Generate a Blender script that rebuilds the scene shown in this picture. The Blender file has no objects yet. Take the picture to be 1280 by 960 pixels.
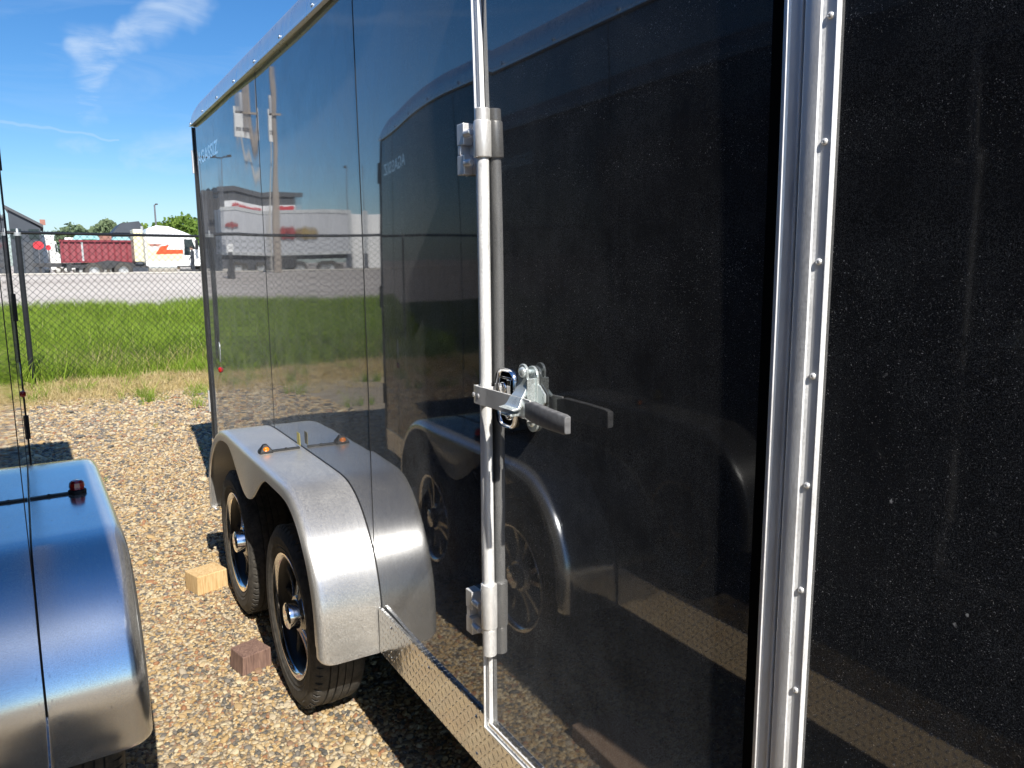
import bpy, math, random
import numpy as np
from mathutils import Vector, Matrix, Euler

# ---------------------------------------------------------------- units
S = 0.82          # metres per layout unit (one unit = camera to trailer wall)
H = 1.93          # camera height in layout units
random.seed(7); rng = np.random.default_rng(7)
C = bpy.context.scene.collection
sc = bpy.context.scene

# ---------------------------------------------------------------- camera
R = np.array([[0.85606484, 0.0863224, -0.5096091],
              [-0.51682588, 0.13030704, -0.84611529],
              [-0.00663305, 0.98770872, 0.15616492]])
cd = bpy.data.cameras.new('camera'); cam = bpy.data.objects.new('camera', cd); C.objects.link(cam)
cd.sensor_width = 36.0; cd.lens = 36.0*961/1280; cd.clip_start = 0.02; cd.clip_end = 6000
M = Matrix([[*R[0], 0], [*R[1], 0], [*R[2], H*S], [0, 0, 0, 1]])
cam.matrix_world = M
sc.camera = cam

# ---------------------------------------------------------------- sun, sky, exposure
EL, AZ = math.radians(44.0), math.radians(4.9)
sun_dir = Vector((math.sin(AZ)*math.cos(EL), math.cos(AZ)*math.cos(EL), -math.sin(EL)))
ld = bpy.data.lights.new('sun', 'SUN'); ld.energy = 5.0; ld.angle = math.radians(0.5); ld.color = (1.0, 0.95, 0.87)
sun = bpy.data.objects.new('sun', ld); C.objects.link(sun)
sun.rotation_euler = sun_dir.to_track_quat('-Z', 'Y').to_euler(); sun.location = (0, -20, 30)

vs = sc.view_settings
vs.view_transform = 'Standard'; vs.look = 'None'; vs.exposure = 0.52; vs.gamma = 1.0; vs.use_curve_mapping = False

class NT:
    """tiny helper to write node maths"""
    def __init__(s, tree): s.t = tree; s.n = tree.nodes; s.l = tree.links
    def put(s, sock, v):
        if hasattr(v, 'is_output') or isinstance(v, bpy.types.NodeSocket): s.l.new(v, sock)
        else: sock.default_value = v
    def node(s, typ, ins=None, **kw):
        n = s.n.new(typ)
        for k, v in kw.items(): setattr(n, k, v)
        for k, v in (ins or {}).items(): s.put(n.inputs[k], v)
        return n
    def m(s, op, *a, clamp=False):
        n = s.n.new('ShaderNodeMath'); n.operation = op; n.use_clamp = clamp
        for i, v in enumerate(a): s.put(n.inputs[i], v)
        return n.outputs[0]
    def vm(s, op, *a, out=0):
        n = s.n.new('ShaderNodeVectorMath'); n.operation = op
        for i, v in enumerate(a): s.put(n.inputs[i], v)
        return n.outputs[out]
    def ramp(s, fac, stops, interp='LINEAR'):
        n = s.n.new('ShaderNodeValToRGB'); n.color_ramp.interpolation = interp
        e = n.color_ramp.elements
        while len(e) < len(stops): e.new(0.5)
        for i, (p, c) in enumerate(stops):
            e[i].position = p; e[i].color = (*c, 1) if len(c) == 3 else c
        s.put(n.inputs[0], fac); return n.outputs[0]
    def mr(s, v, a, b, c=0.0, d=1.0, smooth=False):
        n = s.n.new('ShaderNodeMapRange'); n.clamp = True
        if smooth: n.interpolation_type = 'SMOOTHSTEP'
        for i, x in enumerate((v, a, b, c, d)): s.put(n.inputs[i], x)
        return n.outputs[0]
    def mix(s, f, a, b, blend='MIX'):
        n = s.n.new('ShaderNodeMix'); n.data_type = 'RGBA'; n.blend_type = blend
        s.put(n.inputs[0], f)
        for k, v in ((6, a), (7, b)):
            if not isinstance(v, bpy.types.NodeSocket) and len(v) == 3: v = (*v, 1)
            s.put(n.inputs[k], v)
        return n.outputs[2]
    def noise(s, vec, scale, detail=2.0, rough=0.5, dist=0.0, out=0):
        n = s.node('ShaderNodeTexNoise', {'Vector': vec, 'Scale': scale, 'Detail': detail, 'Roughness': rough, 'Distortion': dist})
        return n.outputs[out]
    def vor(s, vec, scale, out='Distance', feature='F1', rand=1.0):
        n = s.node('ShaderNodeTexVoronoi', {'Vector': vec, 'Scale': scale, 'Randomness': rand}, feature=feature)
        return n.outputs[out]
    def scl(s, vec, xyz):
        return s.vm('MULTIPLY', vec, xyz)

def ray(px, py):
    return R @ np.array([(px-640)/961, -(py-480)/961, -1.0])

w = bpy.data.worlds.new('World'); sc.world = w; w.use_nodes = True
nt = NT(w.node_tree); w.node_tree.nodes.clear()
sky = nt.node('ShaderNodeTexSky', sky_type='NISHITA', sun_disc=False, sun_elevation=EL, sun_rotation=math.pi+AZ,
              altitude=300, air_density=1.0, dust_density=0.6, ozone_density=3.0)
tc = nt.node('ShaderNodeTexCoord'); D = tc.outputs['Generated']
c0 = Vector(ray(150, 80)).normalized(); up = Vector((0, 0, 1)); U = c0.cross(up).normalized(); V = U.cross(c0).normalized()
dc = nt.vm('DOT_PRODUCT', D, c0, out=1); dcs = nt.m('MAXIMUM', dc, 0.05)
gu = nt.m('DIVIDE', nt.vm('DOT_PRODUCT', D, U, out=1), dcs)
gv = nt.m('DIVIDE', nt.vm('DOT_PRODUCT', D, V, out=1), dcs)
front = nt.mr(dc, 0.3, 0.6)
def guv(px, py):
    d = Vector(ray(px, py)); k = d.dot(c0); return d.dot(U)/k, d.dot(V)/k
gvec = nt.node('ShaderNodeCombineXYZ', {0: gu, 1: gv, 2: 0.0}).outputs[0]
n1 = nt.noise(nt.scl(gvec, (5.0, 26.0, 1)), 1.6, 7, 0.62, 0.6)
n2 = nt.noise(nt.scl(gvec, (1.0, 1.6, 1)), 9, 5, 0.6, 0.8)
warp = nt.m('MULTIPLY', nt.m('SUBTRACT', nt.noise(gvec, 9, 4, 0.6), 0.5), 0.07)
gu2 = nt.m('ADD', gu, warp); gv2 = nt.m('ADD', gv, nt.m('MULTIPLY', warp, -0.6))
def seg_mask(p, q, r0, r1, soft=0.75):
    (ax, ay), (bx, by) = guv(*p), guv(*q); dx, dy = bx-ax, by-ay; L2 = dx*dx+dy*dy
    rx = nt.m('SUBTRACT', gu2, ax); ry = nt.m('SUBTRACT', gv2, ay)
    t = nt.m('DIVIDE', nt.m('ADD', nt.m('MULTIPLY', rx, dx), nt.m('MULTIPLY', ry, dy)), L2, clamp=True)
    ex = nt.m('SUBTRACT', rx, nt.m('MULTIPLY', t, dx)); ey = nt.m('SUBTRACT', ry, nt.m('MULTIPLY', t, dy))
    d = nt.m('SQRT', nt.m('ADD', nt.m('MULTIPLY', ex, ex), nt.m('MULTIPLY', ey, ey)))
    rr = nt.m('ADD', r0, nt.m('MULTIPLY', t, r1-r0))
    return nt.mr(nt.m('DIVIDE', d, rr), 1.0, 1.0-soft, 0, 1, True)
plume = nt.m('MAXIMUM', seg_mask((245, -5), (150, 45), 0.028, 0.02), seg_mask((150, 42), (105, 66), 0.019, 0.02))
tail = nt.m('MAXIMUM', seg_mask((122, 62), (118, 98), 0.034, 0.028), nt.m('MULTIPLY', seg_mask((116, 98), (115, 142), 0.024, 0.02), 0.75))
p1 = nt.m('MULTIPLY', plume, nt.mr(n2, 0.30, 0.62))
p2 = nt.m('MULTIPLY', tail, nt.mr(n1, 0.36, 0.66))
cl = nt.m('MULTIPLY', nt.m('MAXIMUM', p1, p2), 0.62)
low1 = nt.m('MULTIPLY', nt.m('MAXIMUM', seg_mask((165, 200), (250, 190), 0.02, 0.035), seg_mask((85, 182), (115, 184), 0.01, 0.012)), nt.mr(n2, 0.35, 0.7, 0, 0.45))
trail = nt.m('MULTIPLY', seg_mask((-10, 149), (150, 176), 0.0028, 0.0015), 0.22)
# high thin veils all round, mostly low in the sky
dz = nt.node('ShaderNodeSeparateXYZ', {0: D}).outputs[2]
n3 = nt.noise(nt.scl(D, (1.0, 1.0, 6.0)), 3.2, 6, 0.6, 1.0)
veil = nt.m('MULTIPLY', nt.mr(n3, 0.52, 0.82, 0, 0.22), nt.m('MULTIPLY', nt.mr(dz, 0.5, 0.25), nt.mr(dz, 0.0, 0.08)))
edge = nt.m('ADD', dz, nt.m('MULTIPLY', nt.m('SUBTRACT', nt.noise(D, 3.0, 3, 0.5), 0.5), 0.05))
haze_m = nt.m('MULTIPLY', nt.mr(edge, 0.115, 0.02, 0, 1, True), 0.32)
allc = nt.m('MAXIMUM', nt.m('MULTIPLY', nt.m('MAXIMUM', nt.m('MAXIMUM', cl, low1), trail), front), nt.m('MAXIMUM', veil, haze_m))
hsv = nt.node('ShaderNodeHueSaturation', {'Hue': 0.5, 'Saturation': 1.28, 'Value': 1.0, 'Color': sky.outputs[0]})
skyc = nt.mix(1.0, hsv.outputs[0], (0.82, 0.95, 1.07), 'MULTIPLY')
mixc = nt.mix(allc, skyc, (5.6, 6.6, 7.8))
bg = nt.node('ShaderNodeBackground', {'Color': mixc, 'Strength': 0.092})
nt.l.new(bg.outputs[0], nt.node('ShaderNodeOutputWorld').inputs[0])

# ---------------------------------------------------------------- materials
def material(name, build):
    m = bpy.data.materials.new(name); m.use_nodes = True; m.node_tree.nodes.clear()
    t = NT(m.node_tree); out = t.node('ShaderNodeOutputMaterial')
    coord = t.node('ShaderNodeTexCoord').outputs['Object']
    sh = build(t, coord)
    t.l.new(sh, out.inputs[0]); return m
def pbsdf(t, **k):
    names = dict(arot='Anisotropic Rotation', col='Base Color', rough='Roughness', metal='Metallic', ior='IOR', spec='Specular IOR Level', normal='Normal',
                 coat='Coat Weight', crough='Coat Roughness', trans='Transmission Weight', aniso='Anisotropic', tangent='Tangent',
                 emit='Emission Color', es='Emission Strength', coatior='Coat IOR')
    n = t.node('ShaderNodeBsdfPrincipled')
    for a, v in k.items():
        if a in ('col', 'emit') and not isinstance(v, bpy.types.NodeSocket) and len(v) == 3: v = (*v, 1)
        t.put(n.inputs[names[a]], v)
    return n.outputs[0]
def bump(t, h, strength=1.0, dist=1.0, normal=None):
    ins = {'Height': h, 'Strength': strength, 'Distance': dist}
    if normal is not None: ins['Normal'] = normal
    return t.node('ShaderNodeBump', ins).outputs[0]
def simple(name, col, rough=0.5, metal=0.0, vary=0.15, scale=8.0, **k):
    def b(t, c):
        n = t.noise(c, scale, 4, 0.6)
        cc = t.mix(t.mr(n, 0.3, 0.7), tuple(x*(1-vary) for x in col), tuple(min(1, x*(1+vary)) for x in col))
        r = t.mr(n, 0.2, 0.8, max(0.02, rough*0.8), min(1, rough*1.2))
        return pbsdf(t, col=cc, rough=r, metal=metal, **k)
    return material(name, b)

def wall_mat(clean, ior=1.95):
  def b(t, c):
    # glossy black paint with a film of dust and dried specks
    fine = t.m('ADD', t.m('MULTIPLY', t.noise(c, 1500, 1, 0.6), 0.6), t.m('MULTIPLY', t.noise(c, 520, 3, 0.8), 0.4))
    med = t.noise(c, 9, 4, 0.6)
    streak = t.noise(t.scl(c, (1, 30, 1.2)), 2.0, 4, 0.6)
    film = t.m('MULTIPLY', t.mr(fine, 0.44, 0.62, 0.05, 1.35), t.m('ADD', t.mr(med, 0.3, 0.7, 0.5, 1.0), t.mr(streak, 0.45, 0.75, 0, 0.12)))
    wv = t.vm('ADD', c, t.vm('MULTIPLY', t.noise(c, 150, 2, 0.6, out=1), (0.0, 0.008, 0.008)))
    v1 = t.node('ShaderNodeTexVoronoi', {'Vector': wv, 'Scale': 560.0}); v2 = t.node('ShaderNodeTexVoronoi', {'Vector': t.scl(wv, (1, 1, 0.8)), 'Scale': 75.0})
    r1 = t.node('ShaderNodeSeparateColor', {0: v1.outputs['Color']}); r2 = t.node('ShaderNodeSeparateColor', {0: v2.outputs['Color']})
    low = t.mr(t.node('ShaderNodeSeparateXYZ', {0: c}).outputs[2], 0.4, 1.1, 1.45, 1.0)
    film = t.m('MULTIPLY', film, low)
    near = t.mr(t.node('ShaderNodeSeparateXYZ', {0: c}).outputs[1], -2.1, -0.8, 1.0, 0.1)
    s1 = t.m('MULTIPLY', t.mr(v1.outputs['Distance'], 0.26, 0.12), t.m('GREATER_THAN', r1.outputs[0], t.mr(near, 0, 1, 0.80, 0.55)))
    s1 = t.m('MULTIPLY', s1, t.m('POWER', r1.outputs[1], 3.0))
    s2 = t.m('MULTIPLY', t.mr(v2.outputs['Distance'], 0.15, 0.07), t.m('GREATER_THAN', r2.outputs[0], t.mr(near, 0, 1, 1.0, 0.985)))
    s2 = t.m('MULTIPLY', s2, t.m('POWER', r2.outputs[1], 2.0))
    specks = t.m('MINIMUM', t.m('ADD', s1, s2), 1.0)
    specks = t.m('MULTIPLY', specks, t.mr(t.noise(c, 4.5, 4, 0.65), 0.30, 0.68, 0.5*clean, 1.0*clean))
    paint = pbsdf(t, col=(0.003, 0.0035, 0.005), rough=0.03, ior=ior, coat=0.6, crough=0.02)
    dust = t.node('ShaderNodeBsdfDiffuse', {'Color': (0.36, 0.37, 0.38, 1), 'Roughness': 1.0}).outputs[0]
    spk = t.node('ShaderNodeBsdfDiffuse', {'Color': (0.8, 0.78, 0.74, 1)}).outputs[0]
    lw = t.node('ShaderNodeLayerWeight', {'Blend': 0.5}).outputs['Facing']
    f = t.m('MULTIPLY', t.m('MULTIPLY', film, t.ramp(lw, [(0.0, (.13,)*3), (0.3, (.145,)*3), (0.48, (.22,)*3), (0.62, (.42,)*3), (0.8, (.50,)*3), (0.93, (.30,)*3), (1.0, (.1,)*3)])), clean)
    a = t.node('ShaderNodeMixShader', {0: f, 1: paint, 2: dust}).outputs[0]
    return t.node('ShaderNodeMixShader', {0: t.m('MULTIPLY', specks, 0.9), 1: a, 2: spk}).outputs[0]
  return b
m_wall = material('dusty_black_paint', wall_mat(1.0))
m_wallc = material('clean_black_paint', wall_mat(0.25, 1.55))

def brushed(col, rough, dust, speck, tang=0.0, an=0.7):
    def b(t, c):
        br = t.noise(t.scl(c, (150, 1.2, 1.2)), 3.0, 4, 0.7)
        big = t.noise(c, 5, 3, 0.6); fn = t.noise(c, 420, 2, 0.7); gl = t.noise(c, 650, 1, 0.5)
        h = t.m('MULTIPLY', br, 0.00006)
        nrm = bump(t, h, 0.6, 1.0)
        tg = t.node('ShaderNodeTangent', direction_type='RADIAL', axis='X').outputs[0]
        r = t.m('ADD', t.mr(br, 0.3, 0.7, rough*0.85, rough*1.15), t.mr(big, 0.3, 0.7, -0.02, 0.04))
        metal = pbsdf(t, col=t.mix(t.mr(br, 0.3, 0.7), tuple(x*0.94 for x in col), col), metal=1.0, rough=r, normal=nrm, aniso=an, arot=tang, tangent=tg)
        du = t.node('ShaderNodeBsdfDiffuse', {'Color': (0.56, 0.54, 0.50, 1)}).outputs[0]
        v = t.node('ShaderNodeTexVoronoi', {'Vector': t.scl(c, (1.0, 0.45, 0.45)), 'Scale': 70.0})
        rr = t.node('ShaderNodeSeparateColor', {0: v.outputs['Color']}).outputs[0]
        sp = t.m('MULTIPLY', t.m('MULTIPLY', t.mr(v.outputs['Distance'], 0.2, 0.1), t.m('GREATER_THAN', rr, 0.93)), t.mr(t.noise(c, 6, 3, .6), 0.45, 0.6))
        dk = t.node('ShaderNodeBsdfDiffuse', {'Color': (0.03, 0.028, 0.025, 1)}).outputs[0]
        a = t.node('ShaderNodeMixShader', {0: t.m('MULTIPLY', t.mr(fn, 0.35, 0.7, 0.2, 1.0), t.mr(big, 0.25, 0.75, dust*0.75, dust)), 1: metal, 2: du}).outputs[0]
        wh = t.node('ShaderNodeBsdfDiffuse', {'Color': (0.85, 0.83, 0.78, 1)}).outputs[0]
        a = t.node('ShaderNodeMixShader', {0: t.m('MULTIPLY', t.m('MULTIPLY', t.mr(gl, 0.60, 0.70), t.mr(t.noise(c, 4, 3, 0.6), 0.35, 0.65)), dust*1.2), 1: a, 2: wh}).outputs[0]
        a = t.node('ShaderNodeMixShader', {0: t.m('MULTIPLY', t.mr(gl, 0.40, 0.30), dust*0.7), 1: a, 2: dk}).outputs[0]
        return t.node('ShaderNodeMixShader', {0: t.m('MULTIPLY', sp, speck), 1: a, 2: dk}).outputs[0]
    return b
ANI = 0.25
m_fend = material('dusty_brushed_aluminium', brushed((0.88, 0.89, 0.90), 0.34, 0.62, 0.12, ANI, 0.75))
m_fend2 = material('clean_brushed_aluminium', brushed((0.86, 0.88, 0.90), 0.15, 0.34, 0.85, ANI, 0.0))
def alloy(col, rough, dif, dcol=(0.72, 0.72, 0.70)):
    def b(t, c):
        n = t.noise(t.scl(c, (1, 1, 0.25)), 30, 5, 0.65); f = t.noise(c, 300, 2, 0.7)
        metal = pbsdf(t, col=t.mix(t.mr(n, 0.3, 0.7), tuple(x*.92 for x in col), col), metal=1.0, rough=t.mr(n, 0.25, 0.75, rough*.8, rough*1.25))
        du = t.node('ShaderNodeBsdfDiffuse', {'Color': (*dcol, 1)}).outputs[0]
        return t.node('ShaderNodeMixShader', {0: t.m('MULTIPLY', t.mr(f, 0.3, 0.7, 0.6, 1.3), t.mr(n, 0.3, 0.7, dif*.7, dif*1.2)), 1: metal, 2: du}).outputs[0]
    return b
m_alu = material('mill_aluminium', alloy((0.93, 0.94, 0.95), 0.45, 0.72, (0.88, 0.88, 0.87)))
m_trim = material('roof_trim_aluminium', alloy((0.86, 0.87, 0.88), 0.30, 0.18))
m_chrome = simple('chrome', (0.85, 0.86, 0.88), 0.07, 1.0, 0.03, 20)
m_zinc = material('zinc_plated_steel', alloy((0.82, 0.88, 0.88), 0.28, 0.38, (0.70, 0.76, 0.75)))
m_stain = material('worn_stainless', alloy((0.90, 0.89, 0.87), 0.38, 0.55, (0.80, 0.79, 0.77)))
m_black = simple('black_plastic', (0.012, 0.012, 0.013), 0.45)
m_grip = simple('dusty_black_rubber_grip', (0.15, 0.15, 0.155), 0.6, 0, 0.3, 60)
m_hole = simple('black_recess', (0.002, 0.002, 0.002), 0.9, spec=0.05)
m_screw = simple('screw_steel', (0.75, 0.76, 0.78), 0.18, 1.0)
m_white = simple('white_paint', (0.78, 0.78, 0.76), 0.4, 0, 0.06, 1)
m_letter = simple('white_vinyl', (0.95, 0.96, 0.98), 0.28, 0.75, 0.02)
m_silver = simple('pale_grey_sticker', (0.5, 0.53, 0.58), 0.3, 0.2, 0.3, 120)
m_yellow = simple('yellow_sticker', (0.55, 0.46, 0.10), 0.5, 0, 0.2, 90)
m_amber = simple('amber_lens', (0.75, 0.20, 0.01), 0.12, 0, 0.2, 60, coat=0.6)
m_red = simple('red_lens', (0.42, 0.012, 0.008), 0.10, 0, 0.25, 80, coat=0.8)
m_under = simple('underbody_black', (0.015, 0.015, 0.015), 0.7)

def plate(t, c):
    sp = t.node('ShaderNodeSeparateXYZ', {0: c}); y = t.m('DIVIDE', sp.outputs[1], 0.021); z = t.m('DIVIDE', sp.outputs[2], 0.021)
    fy, fz = t.m('SUBTRACT', t.m('FRACT', y), 0.5), t.m('SUBTRACT', t.m('FRACT', z), 0.5)
    par = t.m('MODULO', t.m('ABSOLUTE', t.m('ADD', t.m('FLOOR', y), t.m('FLOOR', z))), 2.0)
    sg = t.m('SUBTRACT', t.m('MULTIPLY', par, 2.0), 1.0)
    a = t.m('ADD', fy, t.m('MULTIPLY', fz, sg)); b = t.m('SUBTRACT', fy, t.m('MULTIPLY', fz, sg))
    q = t.m('ADD', t.m('POWER', t.m('DIVIDE', t.m('ABSOLUTE', a), 0.62), 2.0), t.m('POWER', t.m('DIVIDE', t.m('ABSOLUTE', b), 0.17), 2.0))
    h = t.m('MULTIPLY', t.m('SUBTRACT', 1.0, t.m('MINIMUM', q, 1.0)), 0.0022)
    dent = t.m('MULTIPLY', t.noise(c, 7, 3, 0.5), 0.004)
    nrm = bump(t, t.m('ADD', h, dent), 1.0, 1.0)
    fn = t.noise(c, 300, 2, 0.7)
    metal = pbsdf(t, col=(0.84, 0.84, 0.83), metal=1.0, rough=t.mr(fn, 0.3, 0.7, 0.10, 0.2), normal=nrm)
    du = t.node('ShaderNodeBsdfDiffuse', {'Color': (0.4, 0.37, 0.32, 1)}).outputs[0]
    return t.node('ShaderNodeMixShader', {0: t.mr(fn, 0.4, 0.8, 0.02, 0.3), 1: metal, 2: du}).outputs[0]
m_plate = material('diamond_plate', plate)

PEB = [(0.0, (0.56, 0.40, 0.20)), (0.13, (0.70, 0.56, 0.34)), (0.27, (0.34, 0.27, 0.19)), (0.36, (0.78, 0.68, 0.48)), (0.47, (0.20, 0.19, 0.185)),
       (0.55, (0.60, 0.42, 0.19)), (0.65, (0.34, 0.20, 0.12)), (0.72, (0.64, 0.56, 0.42)), (0.82, (0.09, 0.095, 0.10)), (0.90, (0.52, 0.46, 0.37)), (0.96, (0.42, 0.19, 0.08))]
def pebble(t, c):
    r = t.node('ShaderNodeObjectInfo').outputs['Random']
    col = t.mix(1.0, t.ramp(r, PEB, 'CONSTANT'), (0.83, 0.78, 0.69), 'MULTIPLY')
    n = t.noise(c, 60, 4, 0.65)
    col = t.mix(t.mr(n, 0.3, 0.7), t.mix(0.35, col, (0.05, 0.045, 0.04)), t.mix(0.12, col, (0.7, 0.62, 0.5)))
    return pbsdf(t, col=col, rough=0.75, normal=bump(t, t.m('MULTIPLY', n, 0.002), 0.7, 1.0))
m_pebble = material('river_gravel', pebble)

def ground(t, c):
    pos = c
    sp = t.node('ShaderNodeSeparateXYZ', {0: pos}); y = sp.outputs[1]; x = sp.outputs[0]
    wz = t.noise(pos, 0.9, 4, 0.6); yy = t.m('ADD', y, t.m('MULTIPLY', t.m('SUBTRACT', wz, 0.5), 0.9))
    flat = t.scl(pos, (1, 1, 0))
    v = t.node('ShaderNodeTexVoronoi', {'Vector': flat, 'Scale': 55.0})
    rr = t.node('ShaderNodeSeparateColor', {0: v.outputs['Color']}).outputs[0]
    gr = t.mix(1.0, t.ramp(rr, PEB, 'CONSTANT'), (0.83, 0.78, 0.69), 'MULTIPLY')
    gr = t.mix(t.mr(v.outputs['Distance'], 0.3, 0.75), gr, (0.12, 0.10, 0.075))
    gr = t.mix(t.mr(t.noise(pos, 1.4, 5, 0.6), 0.3, 0.7, 0.0, 0.3), gr, (0.50, 0.40, 0.26))
    straw = t.ramp(t.noise(t.scl(pos, (3, 1, 1)), 14, 6, 0.7), [(0.3, (0.20, 0.15, 0.07)), (0.5, (0.46, 0.36, 0.18)), (0.7, (0.62, 0.52, 0.32))])
    dirt = t.ramp(t.noise(pos, 5, 6, 0.7), [(0.3, (0.24, 0.20, 0.14)), (0.7, (0.42, 0.37, 0.29))])
    soil = t.ramp(t.noise(pos, 3, 6, 0.7), [(0.3, (0.05, 0.075, 0.02)), (0.7, (0.12, 0.14, 0.04))])
    lot = t.ramp(t.noise(t.scl(pos, (0.25, 1, 1)), 0.35, 6, 0.65), [(0.3, (0.42, 0.37, 0.32)), (0.5, (0.52, 0.47, 0.41)), (0.7, (0.60, 0.55, 0.49))])
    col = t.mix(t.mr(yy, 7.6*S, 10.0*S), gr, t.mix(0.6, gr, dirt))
    col = t.mix(t.mr(yy, 10.3*S, 11.9*S), col, straw)
    col = t.mix(t.mr(yy, 12.9*S, 13.6*S), col, soil)
    col = t.mix(t.mr(yy, 29.0*S, 30.0*S), col, lot)
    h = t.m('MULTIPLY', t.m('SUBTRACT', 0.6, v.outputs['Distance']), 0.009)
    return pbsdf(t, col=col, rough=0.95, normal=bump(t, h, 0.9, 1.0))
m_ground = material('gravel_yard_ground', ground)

def tyre_m(t, c):
    n = t.noise(c, 40, 4, 0.6); d = t.noise(c, 350, 2, 0.7)
    col = t.mix(t.mr(n, 0.35, 0.7), (0.045, 0.042, 0.038), (0.105, 0.096, 0.082))
    col = t.mix(t.mr(d, 0.62, 0.72), col, (0.18, 0.15, 0.11))
    return pbsdf(t, col=col, rough=0.75, normal=bump(t, t.m('MULTIPLY', d, 0.0008), 0.5, 1.0))
m_tyre = material('dusty_tyre_rubber', tyre_m)
m_rimd = simple('gunmetal_spokes', (0.44, 0.43, 0.41), 0.24, 0.9, 0.15, 20)
m_rims = simple('polished_rim_lip', (0.82, 0.81, 0.80), 0.13, 1.0, 0.04, 20)

def wood(col, dark):
    def b(t, c):
        g = t.noise(t.scl(c, (60, 60, 4)), 1.2, 4, 0.6, 1.5); k = t.noise(c, 14, 3, 0.6)
        cc = t.mix(t.mr(g, 0.35, 0.65), dark, col); cc = t.mix(t.mr(k, 0.5, 0.8, 0, 0.5), cc, dark)
        return pbsdf(t, col=cc, rough=0.85, normal=bump(t, t.m('MULTIPLY', g, 0.002), 0.8, 1.0))
    return b
m_wood = material('pale_pine_wood', wood((0.72, 0.52, 0.27), (0.50, 0.32, 0.14)))
m_wood2 = material('old_brown_wood', wood((0.26, 0.16, 0.12), (0.13, 0.075, 0.06)))
m_wood3 = material('weathered_plank_wood', wood((0.38, 0.27, 0.19), (0.24, 0.16, 0.11)))
m_pole = material('power_pole_wood', wood((0.42, 0.36, 0.30), (0.28, 0.24, 0.2)))

def leaf(cols, tr=0.4):
    def b(t, c):
        r = t.node('ShaderNodeObjectInfo').outputs['Random']
        geo = t.node('ShaderNodeNewGeometry').outputs['Random Per Island']
        f = t.m('FRACT', t.m('ADD', t.m('MULTIPLY', r, 0.6), t.m('MULTIPLY', geo, 0.4)))
        col = t.ramp(f, [(i/(len(cols)-1), k) for i, k in enumerate(cols)])
        a = t.node('ShaderNodeBsdfDiffuse', {'Color': col}).outputs[0]; b_ = t.node('ShaderNodeBsdfTranslucent', {'Color': col}).outputs[0]
        return t.node('ShaderNodeMixShader', {0: tr, 1: a, 2: b_}).outputs[0]
    return b
m_grass = material('tall_green_grass', leaf([(0.11, 0.19, 0.02), (0.24, 0.36, 0.045), (0.35, 0.44, 0.07), (0.15, 0.25, 0.03), (0.28, 0.40, 0.06), (0.50, 0.48, 0.20)], 0.35))
m_straw = material('dry_straw_grass', leaf([(0.38, 0.29, 0.13), (0.60, 0.49, 0.27), (0.50, 0.38, 0.17), (0.34, 0.34, 0.12)], 0.2))
m_leaf = material('tree_leaves', leaf([(0.09, 0.16, 0.03), (0.15, 0.24, 0.05), (0.22, 0.32, 0.07), (0.28, 0.36, 0.10)], 0.4))
m_leafd = material('far_tree_leaves', leaf([(0.13, 0.18, 0.11), (0.18, 0.24, 0.13), (0.24, 0.28, 0.15)], 0.3))
m_bark = simple('bark', (0.12, 0.09, 0.06), 0.9, 0, 0.3, 3)
m_fence = simple('black_vinyl_fence', (0.012, 0.013, 0.015), 0.4)
m_cap = simple('galvanised_cap', (0.62, 0.62, 0.60), 0.45, 0.7)
m_cream = simple('cream_truck_paint', (0.78, 0.72, 0.46), 0.3, 0, 0.05, 1)
m_twhite = simple('white_truck_paint', (0.82, 0.82, 0.80), 0.25, 0, 0.04, 1)
m_tred = simple('red_truck_paint', (0.80, 0.10, 0.03), 0.3, 0, 0.05, 1)
m_maroon = simple('maroon_bin_paint', (0.27, 0.065, 0.075), 0.5, 0, 0.15, 1.5)
m_maroond = simple('dark_maroon_rib', (0.22, 0.03, 0.04), 0.5, 0, 0.15, 1.5)
m_glass = simple('dark_window_glass', (0.015, 0.025, 0.03), 0.05, 0, 0.1, 1, coat=0.5)
m_navy = simple('dark_grey_cladding', (0.045, 0.055, 0.07), 0.6, 0, 0.2, 0.6)
m_greyc = simple('charcoal_cladding', (0.075, 0.08, 0.088), 0.6, 0, 0.15, 0.5)
m_band = simple('white_sign_band', (0.75, 0.76, 0.76), 0.5, 0, 0.05, 0.5)
m_signred = simple('red_sign_paint', (0.55, 0.04, 0.05), 0.4, 0, 0.05, 1)
m_box = simple('pale_grey_box_panels', (0.45, 0.46, 0.48), 0.4, 0, 0.04, 0.5)
m_skirt = simple('dark_grey_chassis', (0.05, 0.05, 0.052), 0.6, 0, 0.2, 2)
m_dred = simple('faded_dark_red_paint', (0.30, 0.05, 0.05), 0.5, 0, 0.1, 2)
m_gold = simple('gold_emblem_paint', (0.26, 0.19, 0.07), 0.5, 0, 0.1, 2)
m_teal = simple('teal_tarp', (0.30, 0.55, 0.58), 0.6, 0, 0.1, 1)
m_green = simple('green_machine_paint', (0.03, 0.20, 0.10), 0.5)
m_brick = simple('red_brown_cladding', (0.34, 0.16, 0.12), 0.7)
m_steel = simple('grey_pole_steel', (0.20, 0.20, 0.21), 0.5, 0.5)
m_conc = simple('concrete', (0.52, 0.49, 0.44), 0.9, 0, 0.12, 1)
m_cloth = simple('dark_clothes', (0.03, 0.035, 0.045), 0.9); m_skin = simple('skin', (0.5, 0.3, 0.22), 0.6); m_hair = simple('dark_hair', (0.03, 0.02, 0.015), 0.7)
m_tank = simple('fuel_tank_metal', (0.7, 0.7, 0.66), 0.3, 0.8)

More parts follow.
